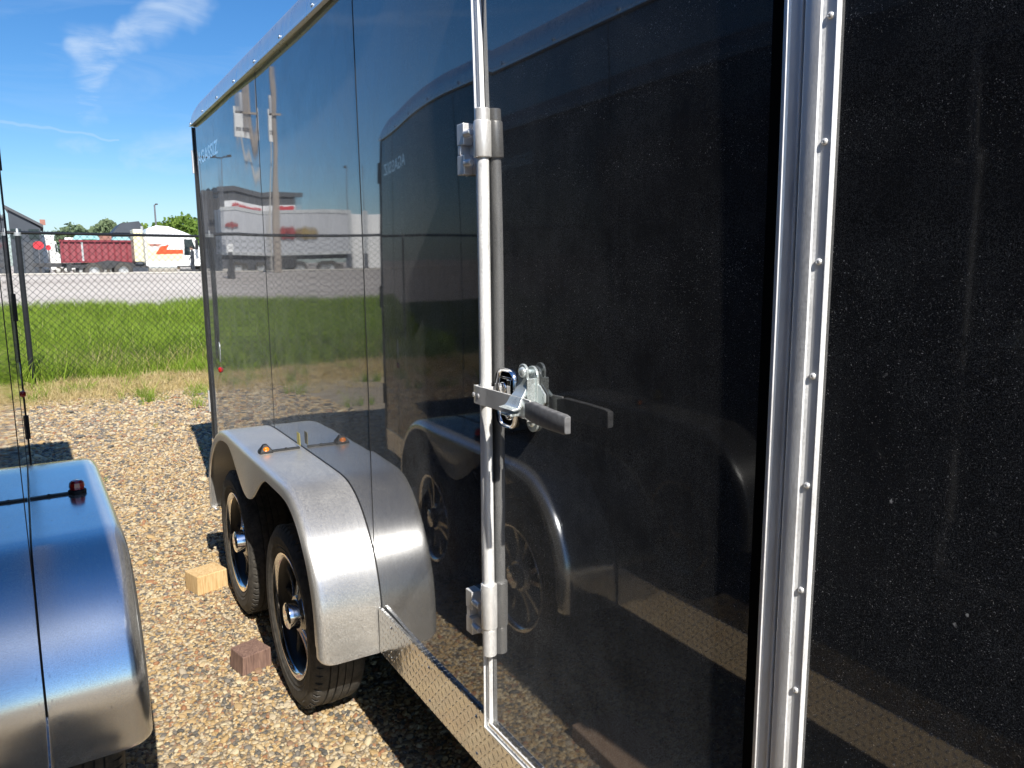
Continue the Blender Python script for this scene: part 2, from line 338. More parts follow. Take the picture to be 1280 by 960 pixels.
# ---------------------------------------------------------------- mesh helpers
class MB:
    """collects shapes in layout units, one mesh object out"""
    def __init__(s): s.v = []; s.f = []; s.mi = []
    def add(s, vs, fs, mi=0):
        b = len(s.v); s.v += [tuple(map(float, q)) for q in vs]; s.f += [tuple(b+i for i in q) for q in fs]; s.mi += [mi]*len(fs); return s
    def box(s, x0, x1, y0, y1, z0, z1, mi=0):
        vs = [(x, y, z) for x in (x0, x1) for y in (y0, y1) for z in (z0, z1)]
        return s.add(vs, [(0, 1, 3, 2), (4, 6, 7, 5), (0, 4, 5, 1), (2, 3, 7, 6), (0, 2, 6, 4), (1, 5, 7, 3)], mi)
    def prism(s, pts, lo, hi, fn, mi=0):
        """pts: closed 2D outline; fn(a, b, t) -> xyz; extruded t from lo to hi"""
        n = len(pts); vs = [fn(a, b, lo) for a, b in pts]+[fn(a, b, hi) for a, b in pts]
        fs = [(i, (i+1) % n, n+(i+1) % n, n+i) for i in range(n)]+[tuple(range(n-1, -1, -1)), tuple(range(n, 2*n))]
        return s.add(vs, fs, mi)
    def grid(s, P, closed_u=False, mi=0):
        """P: list of rows of points"""
        nr, nc = len(P), len(P[0]); vs = [q for r in P for q in r]; fs = []
        for i in range(nr if closed_u else nr-1):
            for j in range(nc-1):
                a = i*nc+j; b = ((i+1) % nr)*nc+j; fs.append((a, a+1, b+1, b))
        return s.add(vs, fs, mi)
    def tube(s, p, q, r, n=12, r2=None, caps=True, mi=0):
        p, q = Vector(p), Vector(q); d = (q-p).normalized(); a = d.orthogonal().normalized(); b = d.cross(a); r2 = r if r2 is None else r2
        vs = [p+(a*math.cos(k)+b*math.sin(k))*r for k in [2*math.pi*i/n for i in range(n)]]
        vs += [q+(a*math.cos(k)+b*math.sin(k))*r2 for k in [2*math.pi*i/n for i in range(n)]]
        fs = [(i, (i+1) % n, n+(i+1) % n, n+i) for i in range(n)]
        if caps: fs += [tuple(range(n-1, -1, -1)), tuple(range(n, 2*n))]
        return s.add(vs, fs, mi)
    def lathe(s, prof, cen, n=48, axis=(1, 0, 0), closed=True, mi=0):
        """prof: (radius, along axis)"""
        ax = Vector(axis).normalized(); a = Vector((0, 1, 0)) if abs(ax.y) < .9 else Vector((1, 0, 0)); a = (a-ax*a.dot(ax)).normalized(); b = ax.cross(a); cen = Vector(cen)
        rows = []
        for i in range(n):
            k = 2*math.pi*i/n; e = a*math.cos(k)+b*math.sin(k)
            rows.append([cen+e*r+ax*h for r, h in prof]+([cen+e*prof[0][0]+ax*prof[0][1]] if closed else []))
        return s.grid(rows, True, mi)
    def ball(s, c, r, sx=1, sy=1, sz=1, n=12, mi=0):
        rows = []
        for i in range(n):
            k = 2*math.pi*i/n
            rows.append([(c[0]+r*sx*math.sin(t)*math.cos(k), c[1]+r*sy*math.sin(t)*math.sin(k), c[2]+r*sz*math.cos(t)) for t in np.linspace(0.02, math.pi-0.02, 8)])
        return s.grid(rows, True, mi)
    def xf(s, f): s.v = [tuple(f(*q)) for q in s.v]; return s
    def build(s, name, mats, parent=None, origin=(0, 0, 0), sgn=1, smooth=False, bevel=0, angle=35, solid=0):
        me = bpy.data.meshes.new(name)
        vs = [((x*sgn-origin[0])*S, (y-origin[1])*S, (z-origin[2])*S) for x, y, z in s.v]
        me.from_pydata(vs, [], s.f)
        if not isinstance(mats, (list, tuple)): mats = [mats]
        for m in mats: me.materials.append(m)
        me.polygons.foreach_set('material_index', s.mi)
        import bmesh
        bm = bmesh.new(); bm.from_mesh(me); bmesh.ops.remove_doubles(bm, verts=bm.verts, dist=1e-6)
        if not solid: bmesh.ops.recalc_face_normals(bm, faces=bm.faces)
        bm.to_mesh(me); bm.free()
        o = bpy.data.objects.new(name, me); C.objects.link(o)
        if parent is not None: o.parent = parent
        if smooth:
            me.polygons.foreach_set('use_smooth', [True]*len(me.polygons)); me.set_sharp_from_angle(angle=math.radians(angle))
        if bevel:
            b = o.modifiers.new('bevel', 'BEVEL'); b.width = bevel*S; b.segments = 2; b.limit_method = 'ANGLE'; b.angle_limit = math.radians(40)
        me.update(); return o

def tag(o, label=None, cat=None, group=None, kind=None):
    if label: o['label'] = label
    if cat: o['category'] = cat
    if group: o['group'] = group
    if kind: o['kind'] = kind
    return o
def empty(name, loc, label=None, cat=None, group=None, rz=0):
    """loc in layout units relative to the camera foot frame (z relative to the camera)"""
    o = bpy.data.objects.new(name, None); C.objects.link(o); o.empty_display_size = 0.2
    o.location = (loc[0]*S, loc[1]*S, (loc[2]+H)*S); o.rotation_euler = (0, 0, rz)
    return tag(o, label, cat, group)
def place(o, loc, rz=0):
    o.location = (loc[0]*S, loc[1]*S, (loc[2]+H)*S); o.rotation_euler = (0, 0, rz); return o

# ---------------------------------------------------------------- ground
def sm(a, b, v): t = min(1, max(0, (v-a)/(b-a))); return t*t*(3-2*t)
def gz(x, y):
    z = -1.93 + 0.18*sm(4.2, 8.5, y) - 0.05*sm(1.0, -0.1, x)*(1-sm(4, 6, y)) 
    z += 0.25*sm(13, 36, y) + 0.88*sm(36, 61, y)
    z -= 0.50*sm(61.5, 66, y)
    z += 0.008*math.sin(x*2.1+y*1.3)*math.sin(y*1.7-x) * sm(1, 5, y) * (1-sm(14, 20, y))
    return z
def make_ground():
    ys = [-900, -300, -80, -20, -6, -2, 0] + list(np.arange(0.5, 14, 0.35)) + list(np.arange(14, 36, 2)) + list(np.arange(36, 68, 1.0)) + [72, 80, 95, 120, 180, 300, 600, 1500, 4000]
    xs = [-3000, -800, -250, -90, -40, -20, -12, -8, -5, -3.5, -2.5] + list(np.arange(-2, 4, 0.35)) + [4.5, 6, 9, 14, 22, 40, 90, 250, 800, 3000]
    b = MB(); b.grid([[(x, y, gz(x, y)+H) for x in xs] for y in ys])
    o = b.build('ground', m_ground, smooth=True, angle=80); tag(o, kind='structure')
make_ground()

def scatter(name, pts, rot, scl, idx, protos):
    """one 'stuff' object: geometry nodes instance small real meshes on points"""
    me = bpy.data.meshes.new(name); me.from_pydata([tuple(p) for p in pts], [], [])
    for an, typ, val, key in (('rot', 'FLOAT_VECTOR', rot, 'vector'), ('scl', 'FLOAT_VECTOR', scl, 'vector'), ('idx', 'INT', idx, 'value')):
        a = me.attributes.new(an, typ, 'POINT'); a.data.foreach_set(key, np.asarray(val).ravel())
    o = bpy.data.objects.new(name, me); C.objects.link(o)
    col = bpy.data.collections.new(name+'_shapes')
    for p in protos: col.objects.link(p)
    g = bpy.data.node_groups.new(name, 'GeometryNodeTree')
    g.interface.new_socket('Geometry', in_out='INPUT', socket_type='NodeSocketGeometry'); g.interface.new_socket('Geometry', in_out='OUTPUT', socket_type='NodeSocketGeometry')
    t = NT(g); gi = t.node('NodeGroupInput'); go = t.node('NodeGroupOutput')
    mp = t.node('GeometryNodeMeshToPoints', {'Mesh': gi.outputs[0]})
    ci = t.node('GeometryNodeCollectionInfo', {'Collection': col, 'Separate Children': True, 'Reset Children': True})
    def na(n, dt): return t.node('GeometryNodeInputNamedAttribute', {'Name': n}, data_type=dt).outputs[0]
    e2r = t.node('FunctionNodeEulerToRotation', {0: na('rot', 'FLOAT_VECTOR')}).outputs[0]
    ip = t.node('GeometryNodeInstanceOnPoints', {'Points': mp.outputs[0], 'Instance': ci.outputs[0], 'Pick Instance': True, 'Instance Index': na('idx', 'INT'), 'Rotation': e2r, 'Scale': na('scl', 'FLOAT_VECTOR')})
    t.l.new(ip.outputs[0], go.inputs[0])
    md = o.modifiers.new('scatter', 'NODES'); md.node_group = g
    tag(o, kind='stuff'); return o

def pebble_protos():
    import bmesh
    out = []
    for k in range(7):
        bm = bmesh.new(); bmesh.ops.create_icosphere(bm, subdivisions=2, radius=1.0)
        r = random.Random(k); ax = [(Vector((r.gauss(0, 1), r.gauss(0, 1), r.gauss(0, 1))).normalized(), r.uniform(.55, .95)) for _ in range(7)]
        for v in bm.verts:
            for a, d in ax:
                q = v.co.dot(a)
                if q > d: v.co -= a*(q-d)*0.85
            v.co.x *= 1.15; v.co.z *= 0.62
        me = bpy.data.meshes.new('pebble'); bm.to_mesh(me); bm.free(); me.materials.append(m_pebble)
        me.polygons.foreach_set('use_smooth', [True]*len(me.polygons)); me.set_sharp_from_angle(angle=math.radians(38))
        out.append(bpy.data.objects.new('pebble', me))
    return out
def make_gravel():
    P = []
    def field(x0, x1, y0, y1, d, r0, r1):
        for x in np.arange(x0, x1, d):
            for y in np.arange(y0, y1, d):
                px, py = x+random.uniform(-.5, .5)*d, y+random.uniform(-.5, .5)*d
                r = random.uniform(r0, r1)*(random.choice((1.5, 1.5, 1.9)) if random.random() < .08 else 1)
                P.append((px, py, r))
    field(-0.7, 2.0, 0.7, 5.2, 0.0172, 0.0062, 0.0125)
    field(-0.9, 2.2, 5.2, 8.2, 0.024, 0.008, 0.0155)
    field(-0.9, 2.8, 8.2, 11.6, 0.043, 0.012, 0.022)
    n = len(P); pts = [(x*S, y*S, (gz(x, y)+H+r*0.35*random.uniform(-.4, 1))*S) for x, y, r in P]
    rot = np.stack([rng.uniform(-.5, .5, n), rng.uniform(-.5, .5, n), rng.uniform(0, 6.28, n)], 1)
    rr = np.array([p[2] for p in P])*S; scl = np.stack([rr*rng.uniform(.8, 1.25, n), rr*rng.uniform(.7, 1.1, n), rr*rng.uniform(.7, 1.1, n)], 1)
    scatter('gravel', pts, rot, scl, rng.integers(0, 7, n), pebble_protos())
make_gravel()

def clump_protos(mat, hgt, nb, spread, wid, bend, seeds, k0=0):
    out = []
    for k in range(seeds):
        r = random.Random(100+k0+k); b = MB()
        for _ in range(nb):
            x, y = r.gauss(0, spread), r.gauss(0, spread); h = hgt*r.uniform(.5, 1.1); a = r.uniform(0, 6.28); w = wid*r.uniform(.6, 1.2)
            bd = bend*h*r.uniform(.2, 1.2); dx, dy = math.cos(a), math.sin(a); tw = r.uniform(0, 6.28); wx, wy = math.cos(tw)*w, math.sin(tw)*w
            vs = []; 
            for t in (0, .4, .75): 
                o = bd*t*t; ww = (1-t*.55); vs += [(x+dx*o-wx*ww, y+dy*o-wy*ww, h*t*(1-.12*t)), (x+dx*o+wx*ww, y+dy*o+wy*ww, h*t*(1-.12*t))]
            vs.append((x+dx*bd, y+dy*bd, h*.9))
            b.add(vs, [(0, 1, 3, 2), (2, 3, 5, 4), (4, 5, 6)])
        me = bpy.data.meshes.new('clump'); me.from_pydata([tuple(c*S for c in v) for v in b.v], [], b.f); me.materials.append(mat)
        out.append(bpy.data.objects.new('clump', me))
    return out
def make_grass():
    pts, sc_ = [], []
    def band(y0, y1, d, s):
        y = y0
        while y < y1:
            x = -0.44*y+1
            while x < 0.2*y+1.2:
                a, b = x+random.uniform(-.5, .5)*d, y+random.uniform(-.5, .5)*d+0.22*math.sin(x*1.7)+0.12*math.sin(x*5.3+1)
                pts.append((a*S, b*S, (gz(a, b)+H)*S)); sc_.append(s*random.uniform(.65, 1.2)*(0.85+0.25*math.sin(a*1.3+b*.7)))
                x += d
            y += d
    band(12.95, 17, 0.125, 1.0); band(17, 22, 0.20, 1.2); band(22, 29.5, 0.28, 1.5)
    n = len(pts); rot = np.stack([rng.uniform(-.15, .15, n), rng.uniform(-.15, .15, n), rng.uniform(0, 6.28, n)], 1)
    scatter('grass', pts, rot, np.stack([np.array(sc_), np.array(sc_), np.minimum(np.array(sc_), 1.05)], 1), rng.integers(0, 5, n), clump_protos(m_grass, 0.52, 26, 0.075, 0.0065, 0.5, 5))
    pts, sc_ = [], []
    for _ in range(5200):
        y = 13.05-abs(random.gauss(0, 0.9)); x = random.uniform(-0.44*y+1, .2*y+1.2)
        if y < 11.0 and random.random() < .4: continue
        pts.append((x*S, y*S, (gz(x, y)+H)*S)); sc_.append(random.uniform(.4, 1.1)*(1.0 if y > 12.9 else .9))
    n = len(pts); rot = np.stack([rng.uniform(-.5, .5, n), rng.uniform(-.5, .5, n), rng.uniform(0, 6.28, n)], 1)
    scatter('dry_grass', pts, rot, np.repeat(np.array(sc_)[:, None], 3, 1), rng.integers(0, 4, n), clump_protos(m_straw, 0.13, 22, 0.07, 0.004, 1.1, 4, 50))
make_grass()

def weeds():
    pts, sc_ = [], []
    for _ in range(70):
        y = 12.9-abs(random.gauss(0, 1.5)); x = random.uniform(-0.44*y+1, .2*y+1.2)
        for _ in range(random.randint(2, 6)):
            a, c_ = x+random.gauss(0, .08), y+random.gauss(0, .08)
            pts.append((a*S, c_*S, (gz(a, c_)+H)*S)); sc_.append(random.uniform(.25, .6))
    for x, y, k in ((0.80, 2.55, .16), (0.82, 2.50, .2), (0.45, 5.3, .12), (1.02, 2.2, .2), (0.30, 7.1, .16), (1.15, 7.7, .2), (0.9, 9.0, .25)):
        pts.append((x*S, y*S, (gz(x, y)+H)*S)); sc_.append(k)
    n = len(pts); rot = np.stack([rng.uniform(-.3, .3, n), rng.uniform(-.3, .3, n), rng.uniform(0, 6.28, n)], 1)
    scatter('weeds', pts, rot, np.repeat(np.array(sc_)[:, None], 3, 1), rng.integers(0, 4, n), clump_protos(m_grass, 0.42, 14, 0.05, 0.006, 0.9, 4, 140))
weeds()
def pale_grass():
    pts, sc_ = [], []
    for _ in range(380):
        y = 13.2+abs(random.gauss(0, 1.3)); x = random.uniform(-0.44*y+1, .2*y+1.2)
        pts.append((x*S, y*S, (gz(x, y)+H)*S)); sc_.append(random.uniform(.6, 1.0))
    n = len(pts); rot = np.stack([rng.uniform(-.3, .3, n), rng.uniform(-.3, .3, n), rng.uniform(0, 6.28, n)], 1)
    scatter('pale_seed_grass', pts, rot, np.repeat(np.array(sc_)[:, None], 3, 1), rng.integers(0, 4, n), clump_protos(m_straw, 0.50, 9, 0.09, 0.0045, 0.7, 4, 90))
pale_grass()

# ---------------------------------------------------------------- the two cargo trailers
Y0, Y1 = -0.5, 6.06           # rear and front end of the box
ZT, ZB = 0.974, -1.48         # top and bottom of the black side
ZO = -1.93                    # ground below the trailer
def bell(v, c, w): return math.exp(-((v-c)/w)**2)
def ism(a, b, v):
    """integral of the smoothstep sm(a, b, .) from a to v"""
    if v <= a: return 0.0
    if v >= b: return (b-a)*0.5+(v-b)
    t = (v-a)/(b-a); return (b-a)*(t**3-t**4/2)
def oil(y, z, which):
    """gentle out-of-flatness of the sheet metal (layout units, outwards)"""
    h = 0.0004*math.sin(2.3*y+0.4)*math.sin(1.7*z+1.0) + 0.00015*math.sin(9*z+1.1*y) + 0.0002*math.sin(5.1*y+2*z)
    if which == 0: return h*0.6
    h += 0.00010*math.sin(27*z+0.6*math.sin(2*y))*sm(1.9, 3, y)*(1-0.85*sm(-.1, .25, z)*sm(3.8, 4.2, y)) + 0.00003*math.sin(33*y+3*z)*sm(1.9, 3, y)
    if 1.78 < y < 2.725: h += 0.0008-0.0235*ism(2.10, 2.50, y)
    elif y >= 2.725: h += 0.0008-0.0235*ism(2.10, 2.50, 2.725)-0.0145*(ism(-1.0, 0.0, 0)-ism(-1.0, 0.0, -(y-2.725)/0.9))*0.9+0.0012*(y-2.725)
    if y < 2.725: h += 0.024*ism(-0.25, 0.55, z)*(1-0.6*sm(2.0, 2.7, y))
    else: h += 0.010*ism(-0.25, 0.55, z)*(1-sm(2.725, 4.0, y))
    if y > 4.21: h += 0.0118*sm(0.14, 0.80, z)*(min(y, 4.85)-4.21-0.5*max(0, min(y, 5.6)-4.85)*0.5)
    elif y > 3.4: h += 0.0012*sm(0.2, 0.6, z)*sm(3.4, 3.9, y)*sm(4.21, 3.9, y)
    return h
FP = [(2.650, -1.490), (2.650, -1.485), (2.650, -1.478), (2.6505, -1.466), (2.651, -1.45), (2.652, -1.40), (2.660, -1.30), (2.680, -1.22), (2.712, -1.145), (2.755, -1.075), (2.81, -1.01), (2.875, -0.955), (2.95, -0.915), (3.03, -0.893), (3.12, -0.886)]
def fender_profile():
    pts = []
    for i in range(len(FP)-1):
        (a, b), (c, d) = FP[i], FP[i+1]
        p0 = FP[max(0, i-1)]; p3 = FP[min(len(FP)-1, i+2)]
        for t in (0, .25, .5, .75):
            f = lambda q0, q1, q2, q3: 0.5*((2*q1)+(-q0+q2)*t+(2*q0-5*q1+4*q2-q3)*t*t+(-q0+3*q1-3*q2+q3)*t**3)
            pts.append((f(p0[0], a, c, p3[0]), f(p0[1], b, d, p3[1])))
    pts.append(FP[-1]); cy = 3.775
    n = 24; flat = [(3.12+(2*cy-6.24)*i/n, -0.886) for i in range(1, n)]
    flat = [(3.12+(4.17-3.12)*i/n, -0.886) for i in range(1, n)]
    return pts+flat+[(4.9-(y-2.65)*(4.9-4.17)/(3.12-2.65), z) for y, z in reversed(pts)]

def add_wheel(t, cy, sgn, o, phase, xo=0.205):
    wz = -1.53; r = 0.40; w = 0.215; xi = xo-w
    b = MB()   # spokes and barrel
    b.lathe([(0.262, xo-0.012), (0.250, xo-0.045), (0.245, xo-0.16), (0.255, xi+0.01), (0.240, xi+0.01), (0.232, xo-0.15), (0.238, xo-0.045), (0.250, xo-0.02)], (0, cy, wz), 56, mi=1)
    for k in range(5):
        a = phase+2*math.pi*k/5
        for sd in (-1, 1):
            rows = []
            for q in np.linspace(0, 1, 7):
                rad = 0.075+(0.243-0.075)*q; off = sd*(0.020+0.052*q**1.6); th = 0.013+0.004*q
                xx = xo-0.048-0.018*math.sin(q*2.6)
                cen = (math.cos(a)*rad-math.sin(a)*off, math.sin(a)*rad+math.cos(a)*off)
                ring = []
                for (u, v) in ((-1, 0), (-.75, 1), (.75, 1), (1, 0), (.8, -1.6), (-.8, -1.6), (-1, 0)):
                    ring.append((xx+v*0.011, cy+cen[0]-math.sin(a)*th*u, wz+cen[1]+math.cos(a)*th*u))
                rows.append(ring)
            b.grid(rows)
    b.lathe([(0.001, xo-0.035), (0.078, xo-0.035), (0.092, xo-0.05), (0.092, xo-0.10), (0.001, xo-0.10)], (0, cy, wz), 40)
    wh = b.build('wheel', [m_rimd, m_black], t, o, sgn, smooth=True, angle=40)
    b = MB(); b.lathe([(0.001, xo-0.115), (0.10, xo-0.115), (0.12, xo-0.125), (0.238, xo-0.135), (0.238, xo-0.145), (0.001, xo-0.15)], (0, cy, wz), 40); b.build('brake_drum', m_hole, wh, o, sgn, smooth=True, angle=40)
    b = MB(); b.lathe([(0.246, xo-0.050), (0.2505, xo-0.02), (0.262, xo-0.004), (0.276, xo-0.002), (0.280, xo-0.010), (0.274, xo-0.022), (0.262, xo-0.022), (0.254, xo-0.032), (0.249, xo-0.055)], (0, cy, wz), 64)
    b.build('rim_lip', m_rims, wh, o, sgn, smooth=True, angle=60)
    b = MB(); b.lathe([(0.001, xo+0.012), (0.050, xo+0.012), (0.058, xo+0.006), (0.061, xo-0.012), (0.066, xo-0.045), (0.070, xo-0.06), (0.001, xo-0.06)], (0, cy, wz), 40)
    b.lathe([(0.001, xo+0.014), (0.030, xo+0.014), (0.032, xo+0.012), (0.001, xo+0.011)], (0, cy, wz), 24)
    b.build('hub_cap', m_chrome, wh, o, sgn, smooth=True, angle=40)
    b = MB()   # tyre: sidewall, shoulder, tread with circumferential grooves
    prof = [(0.272, xo-0.028), (0.277, xo-0.008), (0.292, xo+0.002), (0.300, xo+0.004), (0.304, xo+0.001), (0.318, xo+0.008), (0.322, xo+0.007), (0.340, xo+0.011), (0.352, xo+0.010), (0.355, xo+0.007), (0.372, xo+0.004), (0.384, xo-0.004), (0.391, xo-0.014), (0.396, xo-0.025)]
    x = xo-0.028; nb = 5; rw = (w-0.056)/nb
    for k in range(nb):
        xa = x-k*rw; crown = 0.400-0.0022*abs(k-2)
        prof += [(crown, xa-0.0035), (crown, xa-rw+0.0035)] + ([(crown-0.009, xa-rw+0.0032), (crown-0.009, xa-rw-0.0032)] if k < nb-1 else [])
    prof += [(0.391, xi+0.014), (0.384, xi+0.004), (0.34, xi-0.010), (0.30, xi-0.004), (0.272, xi+0.028)]
    b.lathe(prof, (0, cy, wz), 120, closed=False)
    N = 120
    for k in range(N//2):   # shoulder blocks
        a = 2*math.pi*k/(N//2); c_, s_ = math.cos(a), math.sin(a)
        for (xa, xb) in ((xo-0.030, xo-0.002),):
            vs = []
            for da, rr in ((-.032, .385), (.032, .385), (.032, .3995), (-.032, .3995)):
                for xx in (xa, xb if rr < .39 else xb-0.012):
                    vs.append((xx, cy+rr*math.cos(a+da), wz+rr*math.sin(a+da)))
            b.add(vs, [(0, 1, 3, 2), (2, 3, 5, 4), (4, 5, 7, 6), (6, 7, 1, 0), (1, 7, 5, 3), (0, 2, 4, 6)])
    for k in range(44):     # moulded rubber whiskers
        a = random.uniform(0, 6.28); rr = random.choice([.31, .36, .38, .396]); xx = xo+0.006 if rr < .37 else xo-0.01
        p = (xx, cy+rr*math.cos(a), wz+rr*math.sin(a)); q = (xx+(0.010 if rr < .39 else 0), p[1]+0.008*math.cos(a), p[2]+0.008*math.sin(a))
        b.tube(p, q, 0.0007, 3, 0.0004)
    b.build('tyre', m_tyre, wh, o, sgn, smooth=True, angle=32)
    return wh

def text_mesh(name, s, height, width, mat, parent, place_fn):
    cu = bpy.data.curves.new(name, 'FONT'); cu.body = s; cu.extrude = 0.0; cu.offset = 0.018
    tmp = bpy.data.objects.new(name, cu); C.objects.link(tmp)
    dg = bpy.context.evaluated_depsgraph_get(); dg.update()
    me = bpy.data.meshes.new_from_object(tmp.evaluated_get(dg)); bpy.data.objects.remove(tmp)
    xs = [v.co.x for v in me.vertices]; zs = [v.co.y for v in me.vertices]; x0, x1, z0, z1 = min(xs), max(xs), min(zs), max(zs)
    for v in me.vertices:
        v.co = Vector(place_fn((v.co.x-x0)/(x1-x0)*width, (v.co.y-z0)/(z1-z0)*height))*S
    me.materials.clear(); me.materials.append(mat)
    o = bpy.data.objects.new(name, me); C.objects.link(o)
    if parent is not None: o.parent = parent
    return o

def make_trailer(t, sgn, right):
    """shapes use x = distance out of the black wall, y forward, z relative to the camera"""
    o = (0, 3.0, ZO)
    def B(b, name, mat, parent=t, **k): return b.build(name, mat, parent, (0, 3.0, ZO), sgn, **k)
    wm = m_wall if right else m_wallc; W8 = 1 if right else 0; OH = lambda y, z: oil(y, z, W8)
    # body shell and chassis
    b = MB(); b.box(-2.5, -0.035, Y0+0.01, Y1-0.01, -1.40, ZT+0.02)
    b.prism([(-2.5, ZT), (-0.035, ZT), (-0.06, 1.075), (-0.3, 1.105), (-1.25, 1.13), (-2.2, 1.105), (-2.45, 1.07)], Y0+.01, Y1-.05, lambda a, c, q: (a, q, c))
    B(b, 'body_shell', wm)
    b = MB(); 
    for yy in np.arange(0, 6.0, .49): b.box(-2.4, -0.05, yy, yy+.05, -1.50, -1.401)
    b.box(-0.14, -0.05, Y0, Y1, -1.55, -1.402); b.box(-2.45, -2.36, Y0, Y1, -1.55, -1.402)
    b.tube((-2.3, 3.24, -1.53), (-0.01, 3.24, -1.53), 0.035); b.tube((-2.3, 4.31, -1.53), (-0.01, 4.31, -1.53), 0.035)
    B(b, 'chassis', m_under)
    # side wall, a slightly wavy sheet
    def sheet(ya, yb, za, zb, x0, step, name, parent=t, which=0):
        ny = max(2, int((yb-ya)/step)); nz = max(2, int((zb-za)/step)); b = MB()
        b.grid([[(x0+oil(y, z, W8), y, z) for z in np.linspace(za, zb, nz)] for y in np.linspace(ya, yb, ny)])
        ob = b.build(name, wm, parent, o, sgn, smooth=True, angle=180)
        return ob
    if right:
        sheet(Y0, 0.80, ZB, ZT, 0.0, 0.03, 'side_wall')
        sheet(0.80, 1.80, ZB, -1.31, 0.0, 0.03, 'side_wall'); sheet(0.80, 1.80, 0.77, ZT, 0.0, 0.03, 'side_wall')
        sheet(1.79, Y1, ZB, ZT, 0.0, 0.022, 'side_wall')
    else:
        sheet(Y0, Y1, ZB, ZT, 0.0, 0.03, 'side_wall')
    for y in (2.725, 4.21) if right else (2.725, 4.21, 5.69):
        b = MB(); zs = np.linspace(ZB+.18, ZT, 40)
        b.grid([[(OH(y, z)+e, y+d, z) for d, e in ((-.0020, -.001), (-.0018, .0014), (.0018, .0014), (.0020, -.001))] for z in zs]); B(b, 'panel_seam', m_black)
    # roof trim
    prof = [(-0.06, 1.078), (-0.045, 1.094), (-0.008, 1.085), (0.008, 1.060), (0.014, 1.02), (0.016, 0.985), (0.022, 0.978), (0.022, 0.968), (0.004, 0.966), (-0.005, 0.975), (-0.06, 0.975)]
    b = MB(); rows = []
    for y in [Y0, 5.2, 5.6, 5.75]+[5.75+0.32*math.sin(a) for a in np.linspace(0.1, math.pi/2, 10)]:
        k = 0 if y <= 5.75 else (1-math.sqrt(max(0, 1-((y-5.75)/0.32)**2)))
        rows.append([(a-0.0*k, y, 0.974+(c-0.974)*(1-0.82*k)) for a, c in prof+prof[:1]])
    b.grid(rows); B(b, 'roof_trim', m_trim, smooth=True, angle=30)
    for k in range(13):
        y = 6.03-0.485*k
        b = MB(); b.ball((0.018, y, 0.992 if k else .985), 0.009, 0.6, 1, 1, 10); B(b, 'trim_screw', m_screw, smooth=True)
    b = MB(); b.prism([(0.001, Y1-0.022), (0.006, Y1-0.022), (0.006, Y1+0.006), (-0.03, Y1+0.006), (-0.03, Y1), (0.001, Y1)], ZB, ZT-0.008, lambda a, c, q: (a, c, q))
    B(b, 'corner_trim', m_black)
    for z0, z1 in ((0.66, 0.80), (-1.09, -0.95)) + (() if right else ((-0.30, -0.14),)):
        b = MB(); b.box(-0.004, 0.006, Y1+0.006, Y1+0.03, z0, z1); b.tube((0.006, Y1+0.018, z0-.01), (0.006, Y1+0.018, z1+.01), 0.010); B(b, 'corner_hinge', m_stain if right else m_black, smooth=True)
    # rub rail of diamond plate
    RT = 0.012 if right else 0.004
    for ya, yb in ((Y0, 2.640), (4.91, Y1)):
        b = MB(); b.prism([(0.0, -1.478), (RT-.001, -1.483), (RT, -1.480), (RT, -1.302), (RT-.001, -1.299), (0.0, -1.300)], ya, yb, lambda a, c, q: (a, q, c))
        if ya == Y0: rr_ = B(b, 'rub_rail', m_plate)
        else: B(b, 'rub_rail', m_plate)
    for k in range(9 if right else 0):
        for z in (-1.335, -1.455):
            b = MB(); b.ball((0.012, 2.52-0.33*k, z), 0.007, 0.5, 1, 1, 8); B(b, 'rail_screw', m_screw, rr_, smooth=True)
    # fender
    KW = 1.0 if right else 1.19
    fp = fender_profile(); n = len(fp); rows = []; skirt = []
    for i, (y, z) in enumerate(fp):
        a = fp[max(0, i-1)]; c = fp[min(n-1, i+1)]; tx, tz = c[0]-a[0], c[1]-a[1]; L = math.hypot(tx, tz); nx, nz = tz/L, -tx/L   # inward normal
        if nz > 0 and abs(nz) > 0.99: nx, nz = nx, nz
        # inward = towards wheel centre
        if nx*(3.775-y)+nz*(-1.5-z) < 0: nx, nz = -nx, -nz
        CS = [(0.205, 0), (0.220, 0.001), (0.230, 0.004), (0.237, 0.010), (0.241, 0.018), (0.242, 0.028)] if right else [(0.195, 0), (0.210, 0.001), (0.222, 0.006), (0.232, 0.014), (0.239, 0.024), (0.242, 0.036)]
        cs = [(0.002, 0), (0.05, 0), (0.10, 0), (0.15, 0)]+CS
        row = [(x*KW+OH(y, z)*(1-x/.242), y+nx*d, z+nz*d) for x, d in cs]
        dip = 0.055
        if abs(y-3.775) < 0.44: dip += 0.185*(0.5+0.5*math.cos(math.pi*(y-3.775)/0.44))**1.0
        if z < -1.42: dip = 0.045
        row.append((0.243*KW, y+nx*dip, z+nz*dip)); row.append((0.236*KW, y+nx*(dip+.002), z+nz*(dip+.002))); row.append((0.234*KW, y+nx*(dip-0.012), z+nz*(dip-0.012)))
        sa = min(abs(z+1.490), 0.032)/0.032; cut = 0.032*(1-math.sqrt(1-(1-sa)**2))
        row = [(q[0]*(1-cut/0.242), q[1], q[2]) for q in row]
        rows.append(row)
    b = MB(); b.grid(rows)
    fe = B(b, 'fender', m_fend if right else m_fend2, smooth=True, angle=50)
    sd = fe.modifiers.new('thick', 'SOLIDIFY'); sd.thickness = 0.0025; sd.offset = -1; sd.use_rim = False
    b = MB()   # dark sealant line where fender meets wall
    b.grid([[(OH(y, z)+0.001, y, z+0.001), (OH(y, z)+0.0035, y, z+0.0025), (OH(y, z)+0.001, y, z+0.004)] for y, z in fp]); B(b, 'sealant_bead', m_black, fe)
    # fender marker lamp bar
    ly = 3.66; zt = -0.886
